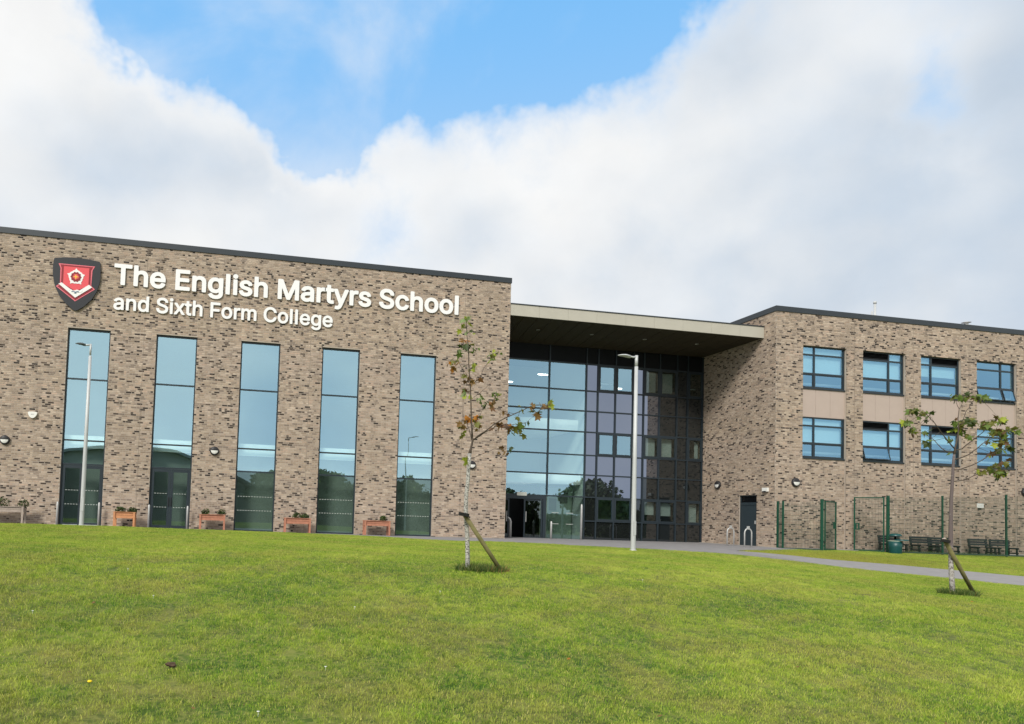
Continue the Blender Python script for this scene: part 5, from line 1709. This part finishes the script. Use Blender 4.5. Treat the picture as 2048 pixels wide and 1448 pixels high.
def young_tree(label, Y, trunk, lower_n, branches, clusters, seed, lsize, bark, dens):
    """trunk/branches: lists of measured photo points in a plane at depth Y; each branch swings out of it"""
    rr = random.Random(seed)
    base = ray_pt(trunk[0][0], trunk[0][1], Y)
    t_ = thing('young_tree', label, 'tree', base)
    P = [ray_pt(u, v, Y) - base for u, v, _ in trunk]
    rad = [r_ for _, _, r_ in trunk]
    P[0].z -= 0.12
    tk = MB().tube(P[:lower_n], rad[:lower_n], 10).build('trunk', bark, t_)
    MB().tube([P[lower_n - 1] - Vector((0, 0, 0.02))] + P[lower_n:], rad[lower_n - 1:], 7).build('stem', M_TWIG, t_)
    lines = [(P[lower_n:], 0)]
    for pts, dy, r0, r1 in branches:
        n = len(pts)
        Q = []
        for i, (u, v) in enumerate(pts):
            yy = Y + dy * i / (n - 1)
            Q.append(ray_pt(u, v, yy) - base)
        Q = jit_line(Q, 0.035, rr)
        rads = [r0 + (r1 - r0) * i / (len(Q) - 1) for i in range(len(Q))]
        MB().tube(Q, rads, 6).build('branch', M_TWIG, t_)
        lines.append((Q, dy))
    allpts = [(q, k) for k, (L, _) in enumerate(lines) for q in L]
    twig = MB()
    for u, v, n, cols, spread in clusters:
        # depth of the cluster: that of the branch it hangs on
        c0 = ray_pt(u, v, Y) - base
        near = min(allpts, key=lambda e: (Vector((e[0].x, 0, e[0].z)) - Vector((c0.x, 0, c0.z))).length)
        yy = Y + near[0].y + rr.uniform(-0.08, 0.08)
        c0 = ray_pt(u, v, yy) - base
        if (c0 - near[0]).length > 0.05:
            mid = (c0 + near[0]) / 2 + Vector((rr.gauss(0, .02), rr.gauss(0, .02), rr.uniform(0, .05)))
            twig.tube([near[0], mid, c0], [0.0045, 0.0035, 0.002], 4)
        for _ in range(int(n * dens)):
            s = spread
            off = Vector((rr.gauss(0, s), rr.gauss(0, s * 0.9), rr.gauss(0, s * 0.7)))
            o = link('leaf', rr.choice(LV[rr.choice(cols)]), t_)
            o.location = c0 + off
            k = lsize * rr.uniform(0.5, 1.3)
            o.scale = (k, k, k)
            o.rotation_euler = (rr.gauss(-0.9, 0.7), rr.gauss(0, 0.6), rr.uniform(0, 6.28))
            if off.length > 0.03:
                twig.tube([c0, c0 + off], [0.002, 0.0012], 3)
    tag(twig.build('twigs', M_TWIG, t_), kind='stuff')
    return t_


Z2 = lambda a, c: (860 + a / 5.173, 620 + c / 5.173)
Z3 = lambda a, c: (860 + a / 4.827, 880 + c / 4.827)
Z4 = lambda a, c: (1780 + a / 6.034, 760 + c / 6.034)
tr1 = [(935.6, 1140, .045), (935.2, 1110, .040), (934.6, 1077, .038), (931.5, 1025, .037), (932.5, 990, .034), (935.6, 963, .034), (937.5, 930, .034), (939.2, 907, .036),
       (941.5, 898, .020), (945, 883, .019), (943, 850, .014), (942, 813, .012), (940.5, 765, .010), (937.3, 728, .009), (937.3, 697, .008), (933.5, 668, .006), (932.5, 641, .004)]
S = 0.045
br1 = [([Z2(435, 1355), Z2(560, 1262), Z2(660, 1185), Z2(800, 1108), Z2(950, 1040), Z2(1030, 1000), Z2(1130, 985), Z2(1245, 985)], -0.5, .012, .003),
       ([Z2(440, 1345), Z2(520, 1300), Z2(630, 1240), Z2(700, 1190), Z2(790, 1190), Z2(880, 1210), Z2(950, 1240)], 0.5, .011, .004),
       ([Z2(880, 1210), Z2(1000, 1165), Z2(1060, 1110)], 0.55, .004, .002),
       ([Z2(430, 1340), Z2(410, 1260), Z2(390, 1200), Z2(365, 1110)], 0.3, .012, .004),
       ([Z2(430, 1330), Z2(450, 1200), Z2(520, 1080), Z2(560, 990)], -0.35, .007, .003),
       ([Z2(425, 780), Z2(520, 700), Z2(555, 600), Z2(620, 520), Z2(700, 440)], 0.3, .007, .003),
       ([Z2(450, 905), Z2(560, 820), Z2(640, 740)], -0.3, .004, .002),
       ([Z2(640, 1010), Z2(650, 940), Z2(690, 850)], -0.35, .004, .002),
       ([Z2(402, 560), Z2(330, 600), Z2(290, 520), Z2(240, 545)], -0.2, .005, .002),
       ([Z2(402, 450), Z2(350, 400), Z2(345, 310)], 0.15, .004, .002),
       ([Z2(345, 1130), Z2(345, 1000), Z2(350, 890)], 0.15, .004, .002),
       ([Z3(400, 182), Z3(560, 112), Z3(620, 85), Z3(720, 88)], 0.25, .005, .002)]
G, D_, LI, O_, B_, RD, OL, PA, RU = 'green', 'dark', 'lime', 'orange', 'brown', 'red', 'olive', 'pale', 'russet'
cl1 = [(*Z2(385, 90), 5, [G, PA, LI], S), (*Z2(345, 175), 6, [LI, LI, OL], S), (*Z2(430, 220), 3, [LI, PA], S), (*Z2(345, 315), 6, [O_, O_, B_], S),
       (*Z2(385, 375), 8, [D_, D_, OL], S), (*Z2(455, 405), 5, [D_, G], S), (*Z2(330, 450), 3, [G, PA], S), (*Z2(240, 550), 8, [B_, OL, O_, B_], S), (*Z2(285, 525), 4, [OL, B_], S * .7),
       (*Z2(415, 570), 6, [LI, G, OL], S), (*Z2(650, 465), 6, [G, LI, OL], S), (*Z2(705, 435), 4, [LI, G], S * .8), (*Z2(605, 520), 3, [PA, LI], S * .8),
       (*Z2(350, 690), 5, [B_, OL], S * .9), (*Z2(470, 690), 5, [RD, B_, RD], S), (*Z2(390, 740), 5, [B_, RU], S * .8), (*Z2(375, 825), 4, [B_, RD], S * .8),
       (*Z2(345, 890), 6, [LI, G, PA], S), (*Z2(520, 915), 5, [PA, G], S), (*Z2(570, 965), 6, [G, G, D_], S), (*Z2(690, 865), 6, [LI, G, OL], S),
       (*Z2(640, 950), 4, [B_, RD], S * .8), (*Z2(650, 1010), 3, [RD], S * .8), (*Z2(400, 1110), 12, [O_, O_, O_, B_], S * 1.2), (*Z2(480, 1120), 9, [B_, OL, O_], S * 1.1),
       (*Z2(330, 1195), 5, [B_, OL], S), (*Z2(340, 1280), 3, [OL, LI], S), (*Z2(485, 1190), 4, [OL, B_], S), (*Z2(710, 1180), 11, [O_, B_, RD], S * 1.1), (*Z2(790, 1200), 7, [B_, O_, RU], S),
       (*Z2(850, 1205), 8, [B_, OL, RU], S), (*Z2(920, 1255), 6, [OL, G, OL], S), (*Z2(955, 1195), 5, [OL, G], S), (*Z2(1000, 1165), 2, [D_], S * .6), (*Z2(780, 1070), 4, [B_, RU], S),
       (*Z2(1060, 995), 6, [RU, B_, PA], S), (*Z2(1150, 1000), 5, [RU, B_], S), (*Z2(1210, 1000), 4, [B_, OL], S), (*Z2(1115, 1065), 5, [B_, D_], S), (*Z2(1255, 962), 4, [LI], S * .8),
       (*Z2(960, 1045), 3, [G, OL], S * .8), (*Z2(915, 1092), 3, [LI, OL], S * .7), (*Z3(330, 190), 4, [LI, OL], S * .8), (*Z3(700, 115), 5, [B_, RU], S), (*Z3(765, 82), 3, [D_, RU], S * .8)]
young_tree('thin young tree with sparse green and orange autumn leaves left of the entrance', -19.0, tr1, 8, br1, cl1, 5, 0.132, M_BARK1, 1.1)

tr2 = [(1905.8, 1184, .050), (1903.5, 1155, .046), (1902.0, 1132, .043), (1901.5, 1088, .040), (1901.5, 1046, .034), (1902.6, 998, .030), (1905, 959, .028), (1906.8, 926, .025), (1908.4, 909, .022),
       (1911, 893, .016), (1916, 872, .013), (1917.5, 852, .010), (1916, 838, .008), (1918.4, 818, .006)]
br2 = [([Z4(775, 825), Z4(700, 740), Z4(610, 620), Z4(540, 520), Z4(460, 430), Z4(330, 370)], -0.35, .012, .004),
       ([Z4(760, 880), Z4(690, 865), Z4(580, 780), Z4(490, 690), Z4(400, 640), Z4(250, 620)], 0.45, .011, .003),
       ([Z4(835, 350), Z4(800, 275), Z4(790, 220)], 0.0, .005, .003), ([Z4(835, 350), Z4(870, 285), Z4(900, 220)], 0.1, .005, .003),
       ([Z4(850, 540), Z4(920, 370), Z4(975, 280), Z4(1080, 220)], 0.3, .008, .003),
       ([Z4(780, 850), Z4(870, 830), Z4(980, 740), Z4(1070, 670), Z4(1150, 600), Z4(1290, 480)], -0.4, .012, .004),
       ([Z4(775, 960), Z4(880, 930), Z4(1000, 860), Z4(1100, 780), Z4(1170, 730), Z4(1300, 640), Z4(1500, 600)], 0.5, .013, .004),
       ([Z4(765, 1085), Z4(900, 1060), Z4(1050, 1000), Z4(1180, 920), Z4(1260, 880), Z4(1400, 810)], -0.5, .012, .004),
       ([Z4(755, 1228), Z4(880, 1210), Z4(1000, 1160), Z4(1100, 1110), Z4(1260, 1090), Z4(1380, 1040)], 0.4, .011, .003),
       ([Z4(835, 540), Z4(960, 500), Z4(1060, 500)], -0.2, .006, .003)]
T2 = [G, OL, G, D_, OL, G, LI, RU]
cl2 = [(*Z4(*p), int(n * 0.9), T2, S * k) for p, n, k in (((250, 370), 10, 1.1), ((320, 350), 6, 1), ((400, 400), 9, 1.1), ((430, 445), 5, .9), ((220, 510), 8, 1), ((250, 610), 8, 1), ((320, 650), 7, 1), ((440, 620), 4, .8), ((440, 745), 6, .9),
       ((780, 205), 7, 1.1), ((880, 190), 8, 1.1), ((960, 200), 11, 1.2), ((1060, 200), 9, 1.1), ((1150, 205), 10, 1.1), ((780, 490), 5, .9), ((860, 510), 8, 1.1), ((970, 490), 9, 1.1), ((1040, 510), 6, 1), ((760, 600), 5, 1), ((860, 610), 9, 1.1),
       ((890, 680), 3, .8), ((700, 700), 3, .8), ((750, 710), 3, .8), ((720, 840), 3, .9), ((1130, 540), 8, 1), ((1210, 530), 6, 1), ((1300, 445), 7, 1.1), ((1370, 480), 8, 1), ((1260, 600), 8, 1.1), ((1330, 640), 11, 1.2), ((1380, 720), 9, 1.1), ((1430, 600), 7, 1), ((1500, 610), 6, 1), ((1290, 740), 6, 1), ((1180, 740), 4, .8),
       ((1400, 820), 10, 1.1), ((1300, 855), 8, 1), ((1230, 885), 5, .8), ((1380, 1000), 8, 1.1), ((1300, 1030), 6, 1), ((1210, 1080), 8, 1), ((1115, 1100), 6, .9), ((1260, 1130), 8, 1), ((1380, 1110), 5, 1), ((1280, 1180), 5, .9))]
young_tree('leafy young tree with drooping green leaves in front of the classroom wing', -19.0, tr2, 9, br2, cl2, 9, 0.150, M_BARK2, 1.0)

# lichen-covered lower trunk of the right tree is paler: collar of bark patches
# ---- stakes
M_STAKE = mat('weathered_green_stake', (0.19, 0.17, 0.07), 0.85, var=0.25, vscale=7)
M_RUB = mat('black_rubber', (0.012, 0.012, 0.010), 0.8)


def stake(label, Y, pb, pt_, blk, Yt):
    a = ray_pt(*pb, Y)
    c = ray_pt(*pt_, Yt)
    t_ = thing('tree_stake', label, 'stake', a)
    d = (c - a)
    MB().tube([-d * 0.05, d * 0.5, d], [0.036, 0.038, 0.039], 10).build('pole', M_STAKE, t_)
    MB().tube([d, d + d.normalized() * 0.012], [0.036, 0.030], 10).build('end_cap', M_WOODG, t_)
    p = ray_pt(*blk, Yt - 0.07) - a
    mb_ = MB()
    mb_.bar(p + Vector((-0.09, 0, 0.02)), p + Vector((0.075, 0.02, -0.005)), 0.07, 0.055)
    mb_.build('rubber_block', M_RUB, t_)
    MB().tube([p + Vector((0.055 * math.cos(k * math.pi / 5), 0.055 * math.sin(k * math.pi / 5), 0.0)) + Vector((0.0, 0.06, 0)) for k in range(11)], 0.012, 5, cap=False).build('strap', M_RUB, t_)


stake('slanting round timber stake tied to the thin autumn tree', -19.02, (1003, 1143), (930, 1031), (929, 1030), -19.12)
stake('slanting round timber stake tied to the leafy young tree', -19.02, (1944, 1180), (1888, 1078), (1893, 1083), -19.12)

# ---- rough tufts left unmown round the trunks
M_TUFT = [mat('tuft_blade', c, 0.7) for c in ((0.085, 0.14, 0.02), (0.19, 0.19, 0.05), (0.22, 0.12, 0.04), (0.05, 0.09, 0.015))]


def weed_ring(x, y, rx, ry, n, label, seed, brown=None):
    rr = random.Random(seed)
    mb_ = MB()
    for _ in range(n):
        a = rr.uniform(0, 6.28)
        r_ = math.sqrt(rr.uniform(0.0, 1))
        px_, py_ = x + rx * r_ * math.cos(a), y + ry * r_ * math.sin(a)
        z = ht(px_, py_) - 0.01
        h = rr.uniform(0.05, 0.15)
        la = rr.uniform(0, 6.28)
        ln = h * rr.uniform(0.2, 0.9)
        w = rr.uniform(0.004, 0.009)
        t = rr.uniform(0, 3.14)
        dx, dy = math.cos(t) * w, math.sin(t) * w
        mi = rr.choice((0, 0, 1, 3, 3, 2 if (brown and math.hypot(px_ - brown[0], py_ - brown[1]) < 0.22) else 3, 2 if rr.random() < 0.2 else 0))
        mb_.add([(px_ - dx, py_ - dy, z), (px_ + dx, py_ + dy, z), (px_ + ln * math.cos(la), py_ + ln * math.sin(la), z + h)], [(0, 1, 2)], mi)
    tag(mb_.build('grass_tuft', M_TUFT), label, kind='stuff')


weed_ring(4.20, -19.0, 0.48, 0.20, 1700, 'rough unmown grass and dead leaves round the thin autumn tree', 3, (4.55, -19.15))
weed_ring(14.05, -19.0, 0.46, 0.19, 1500, 'rough unmown grass round the leafy young tree', 4)
for i, (x, y) in enumerate(((29.6, -3.4), (30.9, -3.5), (32.4, -3.5), (33.9, -3.5))):
    weed_ring(x, y, 0.7, 0.25, 260, 'straggling weeds under the dark benches', 20 + i)

# ---- small things on the lawn
t_ = thing('dandelion', 'single yellow dandelion flower in the grass at lower left', 'flower', (-1.14, -24.41, ht(-1.14, -24.41)))
MB().tube([(0, 0, -0.01), (0.004, 0, 0.035)], 0.0025, 5).build('stalk', M_TUFT[0], t_)
MB().lathe([(0.004, 0.030), (0.020, 0.040), (0.021, 0.045), (0.012, 0.052), (0.0, 0.053)], (0.004, 0, 0), 14).build('flower_head', mat('dandelion_yellow', (0.85, 0.62, 0.01), 0.6), t_)
t_ = thing('earth_clod', 'small brown clod of earth lying in the grass at lower left', 'clod', (-0.51, -23.9, ht(-0.51, -23.9)))
bm = bmesh.new()
bmesh.ops.create_icosphere(bm, subdivisions=3, radius=0.05)
for v in bm.verts:
    k = 1 + 0.5 * mnoise.noise(v.co * 28) + 0.2 * mnoise.noise(v.co * 70)
    v.co = Vector((v.co.x * 1.0 * k, v.co.y * 0.8 * k, v.co.z * 0.45 * k + 0.02))
me = bpy.data.meshes.new('clod')
bm.to_mesh(me)
bm.free()
me.materials.append(mat('earth', (0.085, 0.055, 0.035), 1.0, var=0.3, vscale=30))
link('clod', me, t_)

fallen = [(-1.37, -24.12, 'brown', 'curled pale brown leaf left of the dandelion'), (3.48, -23.88, 'orange', 'small orange leaf on the lawn below the thin tree'),
          (3.75, -21.1, 'red', 'small reddish leaf on the lawn between the thin tree and its lower edge'), (3.5, -25.5, 'brown', 'dark brown leaf at the bottom edge of the lawn'),
          (12.96, -20.18, 'orange', 'orange leaf in the grass in front of the leafy tree'), (-1.61, -21.62, 'brown', 'brown leaf on the lawn above the dandelion at left'),
          (0.24, -16.89, 'russet', 'dark leaf on the far lawn below the third window'), (7.57, -21.35, 'brown', 'brown leaf lying on the lawn right of centre'),
          (5.59, -23.29, 'pale', 'pale leaf lying on the lawn at lower right'), (3.44, -18.43, 'olive', 'olive leaf just left of the thin tree')]
for x, y, c, l in fallen:
    o = link('fallen_leaf', LV[c][1], None)
    o.location = (x, y, ht(x, y) + 0.032)
    o.scale = (0.055, 0.055, 0.055)
    o.rotation_euler = (random.gauss(0, .25), random.gauss(0, .25), random.uniform(0, 6))
    tag(o, l, 'leaf', 'fallen leaves scattered on the lawn')
DA = [(-1.52, -19.49), (-2.18, -22.1), (-0.96, -21.27), (1.55, -21.8), (2.92, -20.91), (0.91, -24.07), (0.25, -25.19), (6.93, -19.48)]
dm = MB().lathe([(0.004, 0.028), (0.013, 0.034), (0.013, 0.036), (0.0, 0.036)], (0, 0, 0), 10).tube([(0, 0, -.01), (0, 0, .03)], .0015, 4).mesh('daisy', mat('daisy_white', (0.8, 0.8, 0.76), 0.6))
DL = ['tiny white daisy, the highest of those on the left half of the lawn', 'tiny white daisy nearest the left edge of the picture', 'tiny white daisy above and left of the brown clod',
      'tiny white daisy midway between the clod and the thin tree', 'tiny white daisy below and left of the thin tree', 'tiny white daisy on the near lawn right of the clod',
      'tiny white daisy lowest in the picture, near the bottom edge', 'tiny white daisy right of the foot of the lamp post']
for i, (x, y) in enumerate(DA):
    o = link('daisy', dm, None)
    o.location = (x, y, ht(x, y))
    tag(o, DL[i], 'flower', 'white daisies dotted over the lawn')

# ================================================================== behind the viewer (mirrored in the windows)
M_HALLB = mat('sports_hall_cladding', (0.12, 0.125, 0.115), 0.7, var=0.05, vscale=0.3)
M_HALLR = mat('sports_hall_roof', (0.16, 0.17, 0.175), 0.6)
hb = thing('sports_hall', 'long dark hall with a curved roof behind the viewer, mirrored in the left windows', 'building', (-13.5, -62, -1.8))
arc = []
for k in range(25):
    t = -1 + 2 * k / 24
    arc.append((t * 16.5, 4.6 + 5.2 * (1 - t * t)))
mb = MB()
n = len(arc)
for i in range(n - 1):
    (x0, z0), (x1, z1) = arc[i], arc[i + 1]
    mb.add([(x0, 0, -0.5), (x1, 0, -0.5), (x1, 0, z1), (x0, 0, z0), (x0, -26, -0.5), (x1, -26, -0.5), (x1, -26, z1), (x0, -26, z0)], [(1, 0, 3, 2), (4, 5, 6, 7)])
mb.box(-16.5, -16.3, -26, 0, -.5, 4.6)
mb.box(16.3, 16.5, -26, 0, -.5, 4.6)
mb.build('wall', M_HALLB, hb)
mb = MB()
for i in range(n - 1):
    (x0, z0), (x1, z1) = arc[i], arc[i + 1]
    mb.add([(x0 * 1.03, 0.6, z0 + .02), (x1 * 1.03, 0.6, z1 + .02), (x1 * 1.03, -26.6, z1 + .02), (x0 * 1.03, -26.6, z0 + .02), (x0 * 1.03, 0.6, z0 + .35), (x1 * 1.03, 0.6, z1 + .35), (x1 * 1.03, -26.6, z1 + .35), (x0 * 1.03, -26.6, z0 + .35)],
           [(0, 1, 2, 3), (7, 6, 5, 4), (0, 4, 5, 1), (3, 2, 6, 7)])
mb.build('roof', M_HALLR, hb)
for x in (-8, 0, 8):
    MB().box(x - 1.2, x + 1.2, 0.02, 0.1, -0.2, 3.0).build('door', M_DOORG, hb)

M_TRK = mat('tree_bark', (0.09, 0.07, 0.05), 0.9)
FOL = [mat('tree_foliage', c, 0.7) for c in ((0.035, 0.060, 0.014), (0.055, 0.085, 0.02), (0.08, 0.10, 0.028))]


def far_tree(x, y, top, rx, label, seed):
    z0 = ht(x, y)
    t_ = thing('broadleaf_tree', label, 'tree', (x, y, z0), 0, 'trees behind the viewer, mirrored in the glass')
    h = top - z0
    rr = random.Random(seed)
    MB().tube([(0, 0, -0.3), (0.1, 0, h * 0.35), (0.0, 0.1, h * 0.75)], [0.28, 0.2, 0.06], 8).build('trunk', M_TRK, t_)
    mb_ = MB()
    for k in range(6):
        a = rr.uniform(0, 6.28)
        mb_.tube([(0.05, 0, h * 0.3), (math.cos(a) * rx * .4, math.sin(a) * rx * .4, h * 0.5), (math.cos(a) * rx * .7, math.sin(a) * rx * .7, h * rr.uniform(0.6, 0.8))], [0.12, 0.08, 0.03], 5)
    mb_.build('limb', M_TRK, t_)
    mb_ = MB()
    lob = [(rr.gauss(0, rx * .45), rr.gauss(0, rx * .45), h * rr.uniform(0.22, 0.80), rx * rr.uniform(0.4, 0.65)) for _ in range(20)] + [(0, 0, h * .78, rx * .45)]
    for lx, ly, lz, lr in lob:
        for _ in range(300):
            p = Vector((rr.gauss(0, 1), rr.gauss(0, 1), rr.gauss(0, 1))).normalized() * lr * rr.uniform(0.55, 1.05)
            c = Vector((lx + p.x, ly + p.y, min(h, lz + p.z * 0.8)))
            a = Vector((rr.gauss(0, 1), rr.gauss(0, 1), rr.gauss(0, 1))).normalized() * 0.32
            bb = a.cross(p).normalized() * 0.24 if a.cross(p).length > 1e-4 else Vector((0, .14, 0))
            mb_.add([c - a, c + bb, c + a, c - bb], [(0, 1, 2, 3)], rr.randrange(3))
    mb_.build('crown', FOL, t_)


for i, (x, y, tp, rx, l) in enumerate([(4.6, -60, 7.2, 2.6, 'dark broadleaf tree mirrored low in the third tall window'), (9.8, -58, 7.0, 2.8, 'dark broadleaf tree mirrored at the left of the fourth tall window'),
                                       (14.5, -66, 5.6, 3.0, 'lower hedge-like tree mirrored at the right of the fourth tall window'), (20.8, -57, 6.1, 2.9, 'round dark tree mirrored in the fifth tall window'),
                                       (26.5, -70, 4.8, 3.2, 'low distant tree mirrored right of the fifth tall window'), (47.5, -55.5, 7.1, 4.0, 'big domed tree mirrored in the entrance glazing'),
                                       (55.0, -62, 5.0, 3.4, 'lower tree mirrored right of the domed tree'), (38.5, -64, 5.6, 3.6, 'distant tree mirrored left of the domed tree'),
                                       (63.0, -60, 5.0, 3.5, 'tree at the right end of the row behind the viewer'), (32.5, -66, 5.0, 3.0, 'small tree in the middle of the row behind the viewer')]):
    far_tree(x, y, tp, rx, l, 50 + i)

hd = thing('boundary_hedge', 'long dark hedge behind the viewer, mirrored low in the glass', 'hedge', (30, -72, ht(30, -72)))
rr = random.Random(77)
mb = MB()
for _ in range(9000):
    x = rr.uniform(-34, 50)
    h_ = 3.2 + 0.9 * mnoise.noise(Vector((x * 0.15, 0, 5)))
    c = Vector((x, rr.uniform(-1.2, 1.2), h_ * math.sqrt(rr.uniform(0, 1))))
    a = Vector((rr.gauss(0, 1), rr.gauss(0, 1), rr.gauss(0, 1))).normalized() * 0.38
    q_ = a.cross(Vector((rr.gauss(0, 1), rr.gauss(0, 1), rr.gauss(0, 1)))).normalized() * 0.26
    mb.add([c - a, c + q_, c + a, c - q_], [(0, 1, 2, 3)], rr.randrange(3))
mb.build('foliage', FOL, hd)

# dead leaves and bits trodden into the lawn
rr = random.Random(5)
mb = MB()
for _ in range(700):
    x = rr.uniform(-9, 16)
    y = rr.uniform(-27, -6)
    if paved(np.array([x]), np.array([y]), 0.1)[0]:
        continue
    z = ht(x, y) + rr.uniform(0.018, 0.034)
    s_ = rr.uniform(0.006, 0.020)
    a = rr.uniform(0, 6.28)
    ca, sa = math.cos(a) * s_, math.sin(a) * s_
    t = rr.uniform(-0.4, 0.4)
    mb.add([(x - ca, y - sa, z), (x + sa * .5, y - ca * .5, z + s_ * t), (x + ca, y + sa, z + s_ * .4), (x - sa * .5, y + ca * .5, z - s_ * t)], [(0, 1, 2, 3)], rr.choice((0, 0, 1, 1, 2)))
tag(mb.build('leaf_litter', [LM['brown'], LM['russet'], LM['pale']]), 'tiny dead leaf bits scattered through the lawn', kind='stuff')
